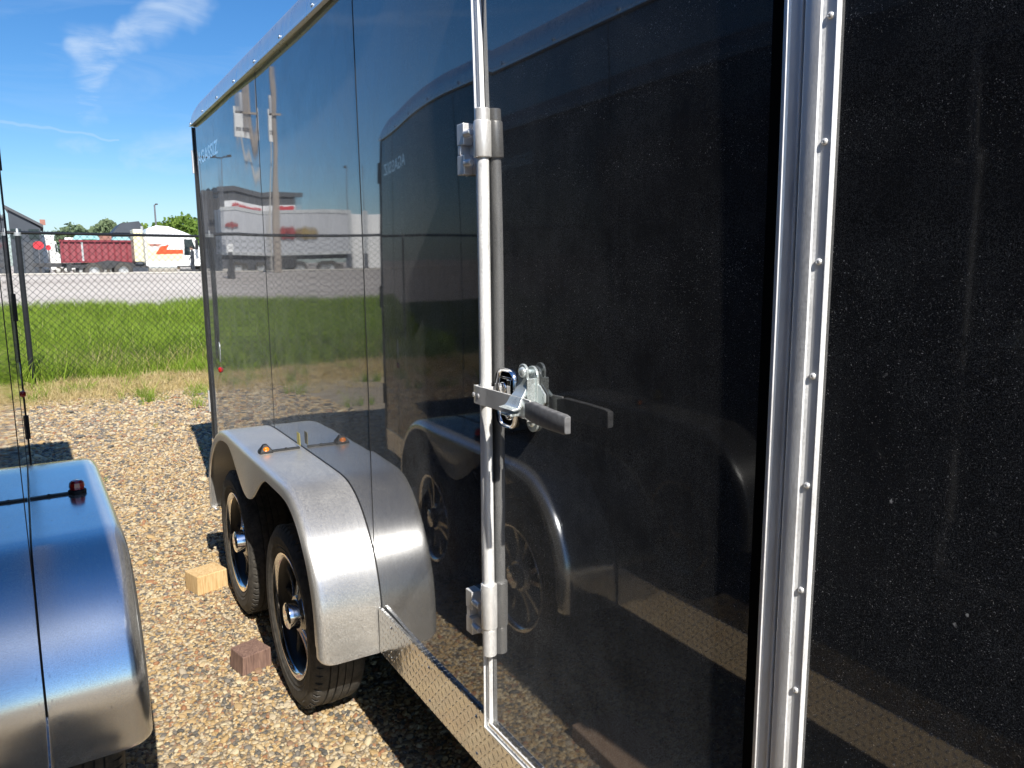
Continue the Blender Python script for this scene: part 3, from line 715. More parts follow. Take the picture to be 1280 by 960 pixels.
    b = MB(); b.box(0.004, 0.150, ly-0.011, ly+0.011, zt+.001, zt+0.008); b.ball((0.07, ly, zt+0.009), 0.006, 1, 1, .6)
    lb = B(b, 'lamp_bar', m_black, fe, bevel=0.002)
    if right:
        b = MB(); cx = 0.168
        base = [(-.030, -.028), (.030, -.028), (.034, .0), (.030, .030), (-.030, .030), (-.034, 0)]; top = [(-.008, -.006), (.008, -.006), (.009, .006), (.006, .012), (-.006, .012), (-.009, .006)]
        b.add([(cx+u, ly+v, zt+.001) for u, v in base]+[(cx+u*.95, ly+v*.95, zt+.010) for u, v in base]+[(cx+u, ly+v+.004, zt+.040) for u, v in top],
              [(i, (i+1) % 6, 6+(i+1) % 6, 6+i) for i in range(6)]+[(6+i, 6+(i+1) % 6, 12+(i+1) % 6, 12+i) for i in range(6)]+[(12, 13, 14, 15, 16, 17)])
        B(b, 'marker_lamp', m_black, fe, bevel=0.002)
        b = MB(); b.ball((cx, ly-0.019, zt+0.018), 0.0135, 1.1, .7, 1.0, 12); B(b, 'lamp_lens', m_amber, fe, smooth=True)
    else:
        cx = 0.172; b = MB(); b.lathe([(0.001, 0.0), (.034, 0.0), (.034, .012), (.028, .016), (.001, .016)], (cx, ly, zt+.001), 16, (0, 0, 1)); B(b, 'marker_lamp', m_black, fe)
        b = MB(); b.lathe([(0.001, .015), (.027, .015), (.030, .026), (.027, .044), (.018, .052), (.001, .054)], (cx, ly, zt+.001), 9, (0, 0, 1)); B(b, 'lamp_lens', m_red, fe)
    for cy, ph in ((3.24, 0.35), (4.31, 1.0)): add_wheel(t, cy, sgn, o, ph)
    # far side fender block hidden by the body
    for cy, ph in ((3.24, 0.1), (4.31, .8)):
        b = MB(); b.lathe([(0.27, -2.30), (0.39, -2.32), (0.40, -2.36), (0.40, -2.52), (0.39, -2.54), (0.27, -2.56), (0.05, -2.5), (0.05, -2.35)], (0, cy, -1.53), 40); B(b, 'tyre', m_tyre, smooth=True)
    # lettering, sticker, side marker
    if right: text_mesh('lettering', 'AGASSIZ', 0.086, 0.72, m_letter, t, lambda u, v: (sgn*(0.0005+OH(5.955-u, .73)), 5.955-u-3.0, 0.692+v-ZO))
    else: text_mesh('lettering', 'AGASSIZ', 0.086, 0.72, m_letter, t, lambda u, v: (sgn*(0.0005+OH(5.235+u, .73)), 5.235+u-3.0, 0.692+v-ZO))
    b = MB(); b.prism([(math.cos(k)*.032*(1-.3*abs(math.sin(k)))+5.65, math.sin(k)*.075-.61) for k in np.linspace(0, 6.28, 16)[:-1]], OH(5.65, -.61)+.0005, OH(5.65, -.61)+.002, lambda a, c, q: (q, a, c)); B(b, 'sticker', m_silver)
    b = MB(); b.lathe([(0.001, -0.001), (.021, -.001), (.020, .008), (.013, .016), (.001, .018)], (OH(5.66, -.735), 5.66, -.735), 14, (1, 0, 0)); B(b, 'side_marker_lamp', m_red, smooth=True)
    return fe

tr = empty('cargo_trailer', (1, 3.0, ZO), 'black cargo trailer filling the right, with side door, silver lock bar and dusty aluminium fender', 'trailer', 'black cargo trailers parked side by side')
make_trailer(tr, -1, True)
tl = empty('cargo_trailer', (-0.114, 2.925, ZO-0.05), 'black cargo trailer at the left edge with red lamp on its shiny brushed fender', 'trailer', 'black cargo trailers parked side by side', rz=0.022)
make_trailer(tl, 1, False)

# ---- door of the right trailer
def door():
    o = (0, 3.0, ZO)
    def B(b, name, mat, parent, **k): return b.build(name, mat, parent, o, -1, **k)
    b = MB(); nz, ny = 70, 34
    def dh(y, z): 
        return 0.0022+oil(y, z, 1)+0.0004*math.sin(3.1*z)*math.sin(3.5*(y-.84))
    b.grid([[(dh(y, z), y, z) for z in np.linspace(-1.305, 0.775, nz)] for y in np.linspace(0.80, 1.79, ny)])
    d = B(b, 'door', m_wall, tr, smooth=True, angle=180)
    # frame strip: profile across the strip width, mitred round the door
    prof = [(0.0, 0.0015), (0.0, 0.014), (0.003, 0.018), (0.007, 0.018), (0.008, 0.010), (0.020, 0.008), (0.026, 0.010), (0.027, 0.0145), (0.031, 0.0145), (0.032, 0.0030)]
    path = [(0.80, -1.335), (1.802, -1.335), (1.802, 0.785), (0.80, 0.785)]; inn = [(0, 1), (-1, 1), (-1, -1), (0, -1)]
    P2 = [(path[0], inn[0]), (path[1], inn[1])]+[((1.802, -1.335+2.12*k_/24), (-1, 1-2*k_/24)) for k_ in range(1, 24)]+[(path[2], inn[2]), (path[3], inn[3])]
    b = MB(); rows = []
    for (p, q) in P2:
        row = []
        for w_, h in prof:
            Yp = p[0]+q[0]*w_; Zp = p[1]+(q[1]*w_ if p[1] in (-1.335, 0.785) else 0)
            row.append((h+oil(1.80, Zp, 1)-oil(1.80, -1.3, 1)*0, Yp, Zp))
        rows.append(row)
    b.grid(rows)
    B(b, 'door_frame', m_alu, d, smooth=True, angle=25)
    # rod
    ry, rx = 1.758, 0.0195
    b = MB(); b.tube((rx, ry, -1.06), (rx+oil(1.76, .3, 1), ry, 0.355), 0.0155, 28); lr = B(b, 'lock_bar', m_alu, d, smooth=True)
    for za, zb, z2a, z2b in ((0.262, 0.352, 0.352, 0.382), (-1.005, -0.875, -1.085, -1.005)):
        b = MB()
        b.lathe([(0.0160, za), (0.0215, za), (0.0225, za+.003), (0.0225, zb-.003), (0.0215, zb), (0.0160, zb)], (rx, ry, 0), 28, (0, 0, 1))
        b.lathe([(0.001, z2a), (0.0195, z2a), (0.0195, z2b-.002), (0.018, z2b), (0.001, z2b)], (rx, ry, 0), 28, (0, 0, 1))
        b.box(0.003, rx, ry-0.016, ry+0.016, za+.005, zb-.005)
        if za > 0: b.xf(lambda x, y, q: (x+oil(1.76, .3, 1), y, q))
        B(b, 'bar_bracket', m_stain, d, smooth=True, bevel=0.0015, angle=30)
    OT = oil(1.76, .3, 1)
    # keepers on the frame, forward of the bar
    for za in (0.228, -1.058):
        b = MB(); zb = za+0.130
        b.box(0.0015, 0.006, 1.806, 1.872, za, zb)
        b.prism([(1.835, za), (1.872, za), (1.872, za+.05), (1.835, za+.05)], 0.006, 0.034, lambda a, c, q: (q, a, c))
        b.prism([(1.835, zb-.055), (1.872, zb-.055), (1.872, zb), (1.835, zb)], 0.006, 0.034, lambda a, c, q: (q, a, c))
        b.prism([(1.852, za+.05), (1.868, za+.05), (1.868, zb-.055), (1.852, zb-.055)], 0.006, 0.034, lambda a, c, q: (q, a, c))
        b.tube((0.028, 1.80, za+.028), (0.028, 1.836, za+.028), .009); b.tube((0.028, 1.80, zb-.028), (0.028, 1.836, zb-.028), .009)
        if za > 0: b.xf(lambda x, y, q: (x+OT, y, q))
        B(b, 'bar_keeper', m_stain, tr, bevel=0.003)
    # flush key lock
    cy, cz, a_, c_ = 1.676, -0.345, 0.050, 0.078
    def rr(sy, sz, e=4): return [(cy+sy*math.copysign(abs(math.cos(k))**(2/e), math.cos(k)), cz+sz*math.copysign(abs(math.sin(k))**(2/e*1.3), math.sin(k))) for k in np.linspace(0, 2*math.pi, 41)[:-1]]
    b = MB(); outer, inner = rr(a_, c_), rr(a_*.80, c_*.86)
    rows = [[(h, *p) for p in ring+ring[:1]] for ring, h in ((rr(a_, c_), .003), (rr(a_*.99, c_*.99), .011), (rr(a_*.93, c_*.95), .015), (rr(a_*.84, c_*.89), .013), (rr(a_*.80, c_*.86), .004))]
    b.grid(rows); lk = B(b, 'lock_plate', m_chrome, d, smooth=True, angle=60)
    b = MB(); ring = rr(a_*.82, c_*.88); b.add([(0.0042, *p) for p in ring], [tuple(range(len(ring)))]); B(b, 'lock_recess', m_hole, lk)
    b = MB()
    for yy, zz in ((cy+.012, cz+.026), (cy-.016, cz-.038)):
        b.lathe([(.001, .016), (.008, .016), (.010, .014), (.014, .014), (.016, .011), (.016, .004)], (0, yy, zz), 20, closed=False)
    b.box(.005, .014, cy-.030, cy-.012, cz+.005, cz+.05); b.box(.005, .010, cy-.03, cy+.03, cz+.050, cz+.056)
    B(b, 'lock_cylinder', m_chrome, lk, smooth=True, bevel=.001)
    # hasp base plate with two bolts
    hy = 1.552
    def stadium(y, z0, z1, r, n=12): return [(y+r*math.cos(k), z1+r*math.sin(k)) for k in np.linspace(0, math.pi, n)]+[(y+r*math.cos(k), z0+r*math.sin(k)) for k in np.linspace(math.pi, 2*math.pi, n)]
    b = MB(); b.prism(stadium(hy, -.385, -.272, .025), .003, .010, lambda a, c, q: (q, a, c)); 
    b.prism([(hy-.040, -.345), (hy-.055, -.33), (hy-.055, -.31), (hy-.03, -.29), (hy, -.29), (hy, -.345)], .0032, .0085, lambda a, c, q: (q, a, c))
    hb = B(b, 'hasp_plate', m_zinc, d, bevel=.0015)
    # raised carrier behind bar
    b = MB(); b.prism([(hy-.010, .010), (hy+.010, .010), (hy+.010, .032), (hy-.010, .032)], -.375, -.362, lambda a, c, q: (c, a, q))
    b.box(.010, .033, hy-.018, hy-.012, -.38, -.275)
    B(b, 'hasp_carrier', m_zinc, d, bevel=.0015)
    # S-bent hasp arm : strip path in (x,z)
    path = [(.026, -.262), (.026, -.292), (.028, -.300), (.038, -.316), (.048, -.328), (.052, -.338), (.058, -.345), (.076, -.348)]
    wds = [(.020), (.020), (.021), (.024), (.027), (.030), (.032), (.032)]
    b = MB(); fr, bk = [], []
    for (x, z), wv in zip(path, wds):
        fr.append([(x+.004, hy+.010-wv, z+.002), (x+.004, hy+.010+wv, z+.002)]); bk.append([(x-.003, hy+.010-wv, z-.002), (x-.003, hy+.010+wv, z-.002)])
    rows = [[f[0], f[1], k[1], k[0], f[0]] for f, k in zip(fr, bk)]
    b.grid(rows); b.add(rows[-1][:4], [(0, 1, 2, 3)]); b.prism([(hy+.010+.020*math.cos(k), -.262+.020*math.sin(k)) for k in np.linspace(0, math.pi, 12)], .023, .030, lambda a, c, q: (q, a, c))
    b.box(.044, .078, hy-.012, hy+.034, -.364, -.358)
    B(b, 'hasp_arm', m_zinc, d, smooth=True, angle=30, bevel=.001)
    for zz, xx in ((-.262, .030), (-.385, .010)):
        b = MB(); b.ball((xx, hy+(.008 if xx > .02 else 0), zz), .0135, .6, 1, 1, 16); b.tube((.004, hy+(.008 if xx > .02 else 0), zz), (xx+.002, hy+(.008 if xx > .02 else 0), zz), .006)
        B(b, 'hasp_bolt', m_zinc, d, smooth=True)
    # cam bar arm : strap from the lock bar to the grip
    b = MB()
    strap = [(ry+.022, .042), (ry+.004, .046), (ry-.020, .046), (ry-.045, .044), (hy+.05, .043), (hy-.02, .043), (hy-.055, .046)]
    rows = []
    for y, x in strap:
        rows.append([(x, y, -.368), (x+.005, y, -.368), (x+.005, y, -.320), (x, y, -.320), (x, y, -.368)])
    b.grid(rows); b.add(rows[0][:4], [(0, 1, 2, 3)]); b.add(rows[-1][:4], [(0, 1, 2, 3)])
    b.box(.004, .043, ry+.0175, ry+.0215, -.3675, -.3205); b.box(.004, .046, ry-.024, ry-.019, -.366, -.322)
    B(b, 'cam_strap', m_stain, d, bevel=.001)
    b = MB()
    for yy in (ry+.016, ry-.010): b.ball((.0505, yy, -.345), .0065, .4, 1, 1, 12)
    B(b, 'rivet', m_stain, d, smooth=True)
    b = MB()
    g = [(hy-.040, .048, .018), (hy-.068, .050, .025), (hy-.14, .058, .0235), (hy-.212, .060, .022), (hy-.224, .060, .019)]
    rows = []
    for y, x, hz in g:
        q = .008 if y > hy-.23 else .005
        rows.append([(x-q, y, -.345-hz), (x+q*.6, y, -.345-hz), (x+q, y, -.345-hz*.8), (x+q, y, -.345+hz*.8), (x+q*.6, y, -.345+hz), (x-q, y, -.345+hz), (x-q, y, -.345-hz)])
    rows = [[(p[0], p[1], p[2]-(hy-.045-p[1])*.02) for p in r_] for r_ in rows]
    b.grid(rows); b.add(rows[0][:6], [tuple(range(6))]); b.add(rows[-1][:6], [tuple(range(6))])
    B(b, 'grip', m_grip, d, bevel=.002, smooth=True, angle=40)
    b = MB(); b.grid([[(h+oil(.86, zz, 1), y, zz) for y, h in ((.843, .001), (.843, .0030), (.864, .0030), (.864, .001))] for zz in np.linspace(-1.3, .775, 40)]); B(b, 'gasket_shadow_strip', m_hole, d)  # black gasket strip, also paints in the hinge rail's cast shadow band
    # rear jamb extrusions (two profiles side by side)
    def ext(pts, name, mat, z0=-1.48, z1=0.96):
        ring = pts+[(pts[-1][0], -0.002), (pts[0][0], -0.002)]; ring = ring+ring[:1]
        b = MB(); b.grid([[(h+oil(.78, zz, 1), y, zz) for y, h in ring] for zz in np.linspace(z0, z1, 60)]); return B(b, name, mat, tr, smooth=True, angle=20)
    ext([(.843, .002), (.8425, .0035), (.841, .0045), (.838, .0045), (.836, .0062), (.833, .0115), (.829, .0120), (.826, .0070), (.813, .0042), (.809, .0045), (.8075, .0095), (.8045, .0095), (.804, .001)], 'door_hinge_rail', m_alu)
    j = ext([(.7985, .0005), (.798, .0105), (.795, .0125), (.787, .0135), (.776, .0135), (.770, .0125), (.7685, .0100), (.764, .0075), (.752, .0072), (.7485, .0072), (.7475, .0082), (.7460, .0085), (.7448, .0072), (.7440, .001)], 'jamb_rail', m_alu)
    for i in range(-3, 11):
        z = 0.343-0.1725*i
        b = MB(); b.lathe([(.0001, .0112), (.0011, .0102), (.0019, .0112), (.0036, .0106), (.0049, .0090), (.0055, .0070)], (0, .757, z), 16, closed=False)
        b.xf(lambda x, y, q: (x+oil(.78, z, 1), y, q)); B(b, 'jamb_screw', m_stain, j, smooth=True, angle=50)
    # yellow sticker just above the fender
    b = MB(); b.box(0.003, 0.0045, 3.650, 3.700, -0.872, -0.812); b.build('sticker', m_yellow, tr, o, -1)
door()

# ---------------------------------------------------------------- wood blocks
def wood_block(loc, dims, rz, mat, label, taper=0.0):
    a, b_, c = dims; b = MB()
    n = 6; vs = []
    b.box(-a, a, -b_, b_, 0, c)
    b.v = [(x*(1-taper*(z/c)*(1 if y > 0 else .3))+random.uniform(-.002, .002), y+random.uniform(-.003, .003), z+random.uniform(-.002, .002)) for x, y, z in b.v]
    o = b.build('wood_block', mat, None, bevel=.005); place(o, loc, rz); tag(o, label, 'wood block', 'wood blocks chocking the wheels'); return o
wood_block((0.685, 4.72, gz(.69, 4.7)-.004), (.095, .08, .115), 0.30, m_wood, 'pale pine wood block against the front wheel of the right trailer')
wood_block((0.705, 3.66, gz(.70, 3.6)-.004), (.075, .07, .10), 0.25, m_wood2, 'dark reddish brown wood block beside the rear wheel of the right trailer', .15)
wood_block((0.16, 2.21, gz(.16, 2.2)-.004), (.115, .19, .07), 0.05, m_wood3, 'weathered brown wood block behind the left trailer, seen only mirrored in the door')

# ---------------------------------------------------------------- chain link fence
def at(px, py, Y): r = ray(px, py); return r*(Y/r[1])
def refl(px, py, Y): r = at(px, py, Y); return np.array([2-r[0], r[1], r[2]])
FY = lambda x: 12.85+0.30*(x+0.26) if x > -0.26 else 12.85+0.05*(x+.26)
def fence():
    t = empty('chain_link_fence', (-0.26, 12.85, gz(-.26, 12.85)), 'black chain link fence with round posts along the grass edge', 'fence')
    o = (-0.26, 12.85, gz(-.26, 12.85)); ZR = 0.455
    def B(b, n, m, **k): return b.build(n, m, t, o, 1, **k)
    xs = [-8.2, -5.5, -2.9, -0.26, 2.75, 5.5]
    pts = [(x, FY(x)) for x in xs]
    zr = lambda x: ZR-0.0*x
    b = MB()
    for (xa, ya), (xb, yb) in zip(pts, pts[1:]): b.tube((xa, ya, zr(xa)), (xb, yb, zr(xb)), 0.0215, 10)
    B(b, 'top_rail', m_fence, smooth=True)
    for x, y in pts:
        b = MB(); b.tube((x, y, gz(x, y)-.05), (x, y, ZR-.035), 0.036, 14); po = B(b, 'post', m_fence, smooth=True)
        b = MB(); b.tube((x, y, ZR-.045), (x, y, ZR+.005), 0.046, 14); b.tube((x, y, ZR+.005), (x, y, ZR+.055), .022, 12, .014); b.build('post_cap', m_cap, po, o, 1, smooth=True)
    # diamonds
    b = MB(); p = 0.098; wr = 0.0030
    for (xa, ya), (xb, yb) in zip(pts, pts[1:]):
        L = math.hypot(xb-xa, yb-ya); ux, uy = (xb-xa)/L, (yb-ya)/L
        z0 = gz((xa+xb)/2, (ya+yb)/2)+.02; z1 = ZR+.035; hh = z1-z0
        for sgn in (1, -1):
            k = -hh
            while k < L+hh:
                s0, s1 = (k, k+hh) if sgn > 0 else (k+hh, k); a0, a1 = 0.0, 1.0
                # clip to 0..L
                def cl(s0, s1):
                    lo, hi = 0.0, 1.0; d = s1-s0
                    for bound, side in ((0, 1), (L, -1)):
                        tt = (bound-s0)/d
                        if d*side > 0: lo = max(lo, tt)
                        else: hi = min(hi, tt)
                    return lo, hi
                lo, hi = cl(s0, s1)
                if hi-lo > .01:
                    A = s0+(s1-s0)*lo; Bq = s0+(s1-s0)*hi
                    off = .004*sgn
                    b.tube((xa+ux*A-uy*off, ya+uy*A+ux*off, z0+hh*lo), (xa+ux*Bq-uy*off, ya+uy*Bq+ux*off, z0+hh*hi), wr, 3, caps=False)
                k += p
    B(b, 'wire_mesh', m_fence)
fence()

# ---------------------------------------------------------------- far yard, seen past the fence and mirrored in the wall
def tree(name, loc, rad, hgt, label, mat, n=2600, leaf_s=0.16, group='trees along the horizon', seed=0):
    r = random.Random(seed); x, y, z = loc
    t = empty(name, (x, y, z), label, 'tree', group)
    b = MB(); b.tube((0, 0, 0), (rad*.03, 0, hgt*.55), rad*.08, 8, rad*.04)
    for k in range(7):
        a = r.uniform(0, 6.28); z0 = hgt*r.uniform(.25, .5); b.tube((0, 0, z0), (math.cos(a)*rad*.55, math.sin(a)*rad*.55, z0+hgt*r.uniform(.15, .35)), rad*.035, 5, rad*.01)
    b.build('trunk', m_bark, t)
    lobes = [(r.uniform(-.65, .65)*rad, r.uniform(-.6, .6)*rad, hgt*r.uniform(.38, .82), rad*r.uniform(.28, .5)) for _ in range(14)]
    b = MB()
    for _ in range(n):
        lx, ly, lz, lr = r.choice(lobes); d = Vector((r.gauss(0, 1), r.gauss(0, 1), r.gauss(0, 1))).normalized()*lr*r.uniform(.55, 1.1)
        c = Vector((lx, ly, lz))+d; s = leaf_s*r.uniform(.5, 1.3); e = Euler((r.uniform(0, 3), r.uniform(0, 3), r.uniform(0, 3))).to_matrix()
        b.add([c+e@Vector(q)*s for q in ((-1, -.6, 0), (1, -.5, .1), (.8, .7, 0), (-.7, .6, -.1))], [(0, 1, 2, 3)])
    o = b.build('crown', mat, t, solid=1)
G2 = -1.12   # ground level of far yard beyond the crest
greens = [(183, 276, 210), (200, 272, 220), (218, 270, 205), (236, 272, 215), (252, 270, 225)]
for i, (px, top, Y) in enumerate(greens):
    p = at(px, top, Y); zg = gz(p[0], Y); tree('broadleaf_tree', (p[0], Y, zg), 5.6, (p[2]-zg)*1.02,
        ['bright green tree top left of the cab roof, leftmost of the row', 'bright green tree behind the light mast', 'bright green tree rising over the white cab roof', 'green tree behind the sloping front of the cab', 'green tree at the end of the row beside the trailer front corner'][i], m_leaf, 2600, .40, 'bright green trees behind the truck', i)
for i, (px, top, Y) in enumerate([(92, 285, 300), (108, 286, 310), (132, 280, 290), (148, 285, 300)]):
    p = at(px, top, Y); zg = gz(p[0], Y); tree('distant_tree', (p[0], Y, zg), 6.5, (p[2]-zg)*1.15,
        ['dull green far tree, leftmost over the maroon bin', 'dull green far tree over the teal tarp', 'tallest dull green far tree over the maroon bin', 'low dull green far tree next to the dark roof'][i], m_leafd, 1500, .6, 'far trees over the maroon bin', 20+i)

def wheel_simple(b, x, y, z, r, w, axis, mi_t=0, mi_r=1):
    """truck wheel centred, axis unit vector across"""
    b.lathe([(r*.55, -w/2), (r*.93, -w/2), (r, -w*.38), (r, w*.38), (r*.93, w/2), (r*.55, w/2)], (x, y, z), 28, axis, mi=mi_t)
    b.lathe([(.001, w*.30), (r*.30, w*.32), (r*.34, w*.12), (r*.5, w*.12), (r*.56, w*.48), (r*.56, -w*.48), (.001, -w*.3)], (x, y, z), 24, axis, mi=mi_r)

# --- cream and white tractor truck : local x along its length (front = +x), y away from viewer
def truck():
    p0 = at(212, 341, 68.0); zg = gz(p0[0], 68)
    ang = math.radians(-3)
    ax = at(118, 341, 68.0); bx = at(250, 341, 68.0)
    xr = ax[0]-p0[0]; 
    t = empty('semi_truck', (p0[0], 68.0, zg), 'cream and white sleeper cab truck with red stripe facing right behind the fence', 'truck', rz=0)
    k = at(213, 300, 68)[0]-at(212, 300, 68)[0]      # units per pixel across
    X = lambda px: (px-212)*k
    def Z(py): return at(212, py, 68)[2]-zg
    mB = lambda b, n, m, pa=t, **kw: b.build(n, m, pa, **kw)
    # frame
    b = MB(); b.box(X(96), X(262), .5, .8, Z(334), Z(330)); b.box(X(96), X(262), 1.9, 2.2, Z(334), Z(330)); b.box(X(92), X(97), .3, 2.4, Z(338), Z(329)); mB(b, 'frame', m_skirt)
    b = MB(); b.prism([(X(118), Z(329)), (X(140), Z(325)), (X(170), Z(328)), (X(170), Z(331)), (X(118), Z(331))], .7, 2.0, lambda a, c, q: (a, q, c)); mB(b, 'fifth_wheel_plate', m_skirt)
    r = 0.66
    for px in (122, 156, 262):
        for yy in (0.0, 2.2):
            b = MB(); wheel_simple(b, X(px), yy+.1, r, r, .5, (0, -1, 0)); mB(b, 'wheel', [m_tyre, m_cap], smooth=True, angle=40)
    # sleeper + cab body (side outline)
    body = [(X(184), Z(333)), (X(184), Z(299)), (X(188), Z(286)), (X(200), Z(282)), (X(215), Z(283)), (X(232), Z(289)), (X(247), Z(295)), (X(249), Z(300)), (X(254), Z(313)), (X(275), Z(318)), (X(278), Z(330)), (X(250), Z(333))]
    b = MB(); b.prism(body, 0, 2.5, lambda a, c, q: (a, q, c)); cab = mB(b, 'cab', m_twhite, bevel=.08)
    b = MB(); b.box(X(185.5), X(230), -.012, .05, Z(326), Z(313)); b.box(X(185.5), X(190), -.011, .05, Z(313), Z(300)); mB(b, 'lower_side_panel', m_cream, cab)
    b = MB(); b.prism([(X(196), Z(318)), (X(203), Z(308)), (X(214), Z(306)), (X(210), Z(312)), (X(231), Z(312)), (X(231), Z(317))], -.03, .03, lambda a, c, q: (a, q, c)); mB(b, 'red_stripe', m_tred, cab)
    b = MB(); b.prism([(X(190), Z(305)), (X(204), Z(305)), (X(201), Z(308)), (X(190), Z(308))], -.028, .03, lambda a, c, q: (a, q, c)); mB(b, 'brown_stripe', m_brick, cab)
    b = MB(); b.box(X(232), X(245), -.02, .03, Z(331), Z(298)); d = mB(b, 'cab_door', m_twhite, cab)
    b = MB(); b.prism([(X(233), Z(311)), (X(233), Z(299)), (X(243), Z(299)), (X(247), Z(311))], -.035, .0, lambda a, c, q: (a, q, c)); b.box(X(232.5), X(240), -.033, 0, Z(319), Z(311)); mB(b, 'window', m_glass, d)
    b = MB(); b.box(X(246), X(249), -.75, -.45, Z(312), Z(300)); b.box(X(247), X(248), -.6, .1, Z(301), Z(300)); mB(b, 'mirror', m_black, cab)
    b = MB(); b.box(X(171), X(182), .1, 2.4, Z(327), Z(287)); mB(b, 'roof_fairing', m_cream, bevel=.06)
    b = MB(); b.tube((X(187), .35, Z(334)), (X(222), .35, Z(334)), .42, 24); mB(b, 'fuel_tank', m_tank, smooth=True)
    b = MB(); b.box(X(186), X(232), .02, .3, Z(328.5), Z(327)); b.box(X(226), X(250), .0, .5, Z(339), Z(337)); b.box(X(228), X(246), .1, .6, Z(334), Z(333)); mB(b, 'cab_step', m_skirt)
    b = MB(); b.tube((X(183), .6, Z(328)), (X(183), .6, Z(283)), .1, 10); mB(b, 'exhaust_stack', m_cap, smooth=True)
    return k, X, Z, zg, p0
k, X, Z, zg, p0 = truck()
# person in dark clothes at the cab step
def person(loc, rz, label, h=1.75/S):
    t = empty('person', loc, label, 'person', rz=rz)
    me = bpy.data.meshes.new('body'); J = {'pel': (0, 0, .52, .085), 'wst': (0, 0, .60, .075), 'chs': (0, 0, .72, .10), 'nk': (0, 0, .825, .035), 'hd': (0.01, 0, .88, .05), 'hd2': (0.015, 0, .945, .052),
        'ls': (0, .10, .79, .042), 'le': (-.02, .135, .64, .032), 'lw': (.06, .13, .53, .024), 'lh': (.09, .125, .50, .022), 'rs': (0, -.10, .79, .042), 're': (.06, -.12, .66, .032), 'rw': (.14, -.10, .72, .024), 'rh': (.17, -.09, .74, .022),
        'lk': (.03, .055, .28, .045), 'la': (-.02, .06, .045, .030), 'lt': (.07, .065, .02, .025), 'lp': (0, .05, .49, .065), 'rp': (0, -.05, .49, .065), 'rk': (.0, -.055, .28, .045), 'ra': (-.05, -.06, .045, .030), 'rt': (.04, -.065, .02, .025)}
    E_ = [('pel', 'wst'), ('wst', 'chs'), ('chs', 'nk'), ('nk', 'hd'), ('hd', 'hd2'), ('chs', 'ls'), ('ls', 'le'), ('le', 'lw'), ('lw', 'lh'), ('chs', 'rs'), ('rs', 're'), ('re', 'rw'), ('rw', 'rh'), ('pel', 'lp'), ('lp', 'lk'), ('lk', 'la'), ('la', 'lt'), ('pel', 'rp'), ('rp', 'rk'), ('rk', 'ra'), ('ra', 'rt')]
    ks = list(J); me.from_pydata([tuple(c*h*S for c in J[q][:3]) for q in ks], [(ks.index(a), ks.index(b)) for a, b in E_], [])
    o = bpy.data.objects.new('body', me); C.objects.link(o); o.parent = t; me.materials.append(m_cloth)
    md = o.modifiers.new('skin', 'SKIN'); 
    for i, q in enumerate(ks): me.skin_vertices[0].data[i].radius = (J[q][3]*h*S*.8, J[q][3]*h*S*.8)
    me.skin_vertices[0].data[0].use_root = True
    s2 = o.modifiers.new('sub', 'SUBSURF'); s2.levels = s2.render_levels = 1
    b = MB(); b.ball((.018*h, 0, .92*h), .062*h, .95, .8, 1.15, 14); b.ball((.075*h, 0, .915*h), .009*h, 1, .8, 1.2, 8); b.build('head', m_skin, t, smooth=True)
    b = MB(); b.ball((.008*h, 0, .945*h), .064*h, .98, .88, .9, 14); b.build('hair', m_hair, t, smooth=True)
    return t
pp = at(242, 341, 66.6)
person((pp[0], 66.6, gz(pp[0], 66.6)+.45), math.radians(150), 'person in dark clothes standing at the cab of the cream and white truck')

# --- maroon roll-off bin behind the truck
def bin_():
    Yb = 72.0; a = at(77, 328, Yb); c = at(170, 328, Yb); zt = at(120, 301, Yb)[2]; zb = at(120, 328, Yb)[2]
    t = empty('container_bin', ((a[0]+c[0])/2, Yb, gz(a[0], Yb)), 'long maroon metal bin on a flat deck behind the truck wheels', 'container')
    L = (c[0]-a[0])/2; z0 = zb-gz(a[0], Yb); z1 = zt-gz(a[0], Yb)
    b = MB(); b.box(-L, L, 0, 2.6, z0, z1); bo = b.build('bin_body', m_maroon, t, bevel=.03)
    for i in range(12):
        b = MB(); x = -L+.15+i*(2*L-.3)/11; b.box(x-.07, x+.07, -.12, -.005, z0+.1, z1-.12); b.build('side_rib', m_maroond if i != 3 else m_cap, t)
    b = MB(); b.box(-L-.05, L+.05, -.16, .05, z1-.1, z1+.06); b.box(-L-.05, L+.05, -.14, .05, z0-.03, z0+.12); b.build('edge_rail', m_maroond, t)
    b = MB(); b.box(-L-2, L, .4, 2.2, z0-.35, z0-.04)
    for x in (-L-1.6, -L+1, 0, L-1): b.box(x, x+.2, .5, .7, 0, z0-.3); b.box(x, x+.2, 1.9, 2.1, 0, z0-.3)
    b.build('deck', m_skirt, t)
bin_()

def shop(name, pxa, pxb, top, Y, depth, mat, label, mirror=False, extras=None, bot=None, cat='building', group=None, roofdrop=0):
    f = refl if mirror else at
    a, c = f(pxa, top, Y), f(pxb, top, Y); x0, x1 = min(a[0], c[0]), max(a[0], c[0]); zt = f((pxa+pxb)/2, top, Y)[2]; zg_ = gz((x0+x1)/2, Y)
    t = empty(name, ((x0+x1)/2, Y, zg_), label, cat, group)
    L = (x1-x0)/2; h = zt-zg_
    b = MB()
    if roofdrop: b.prism([(-L, 0), (L, 0), (L, h-roofdrop), (-L, h)], 0, depth, lambda p_, q_, s_: (p_, s_, q_))
    else: b.box(-L, L, 0, depth, 0, h)
    b.build('wall', mat, t)
    def zof(py): return f((pxa+pxb)/2, py, Y)[2]-zg_
    def xof(px): return f(px, top, Y)[0]-(x0+x1)/2
    if extras: extras(t, L, h, xof, zof, depth)
    return t
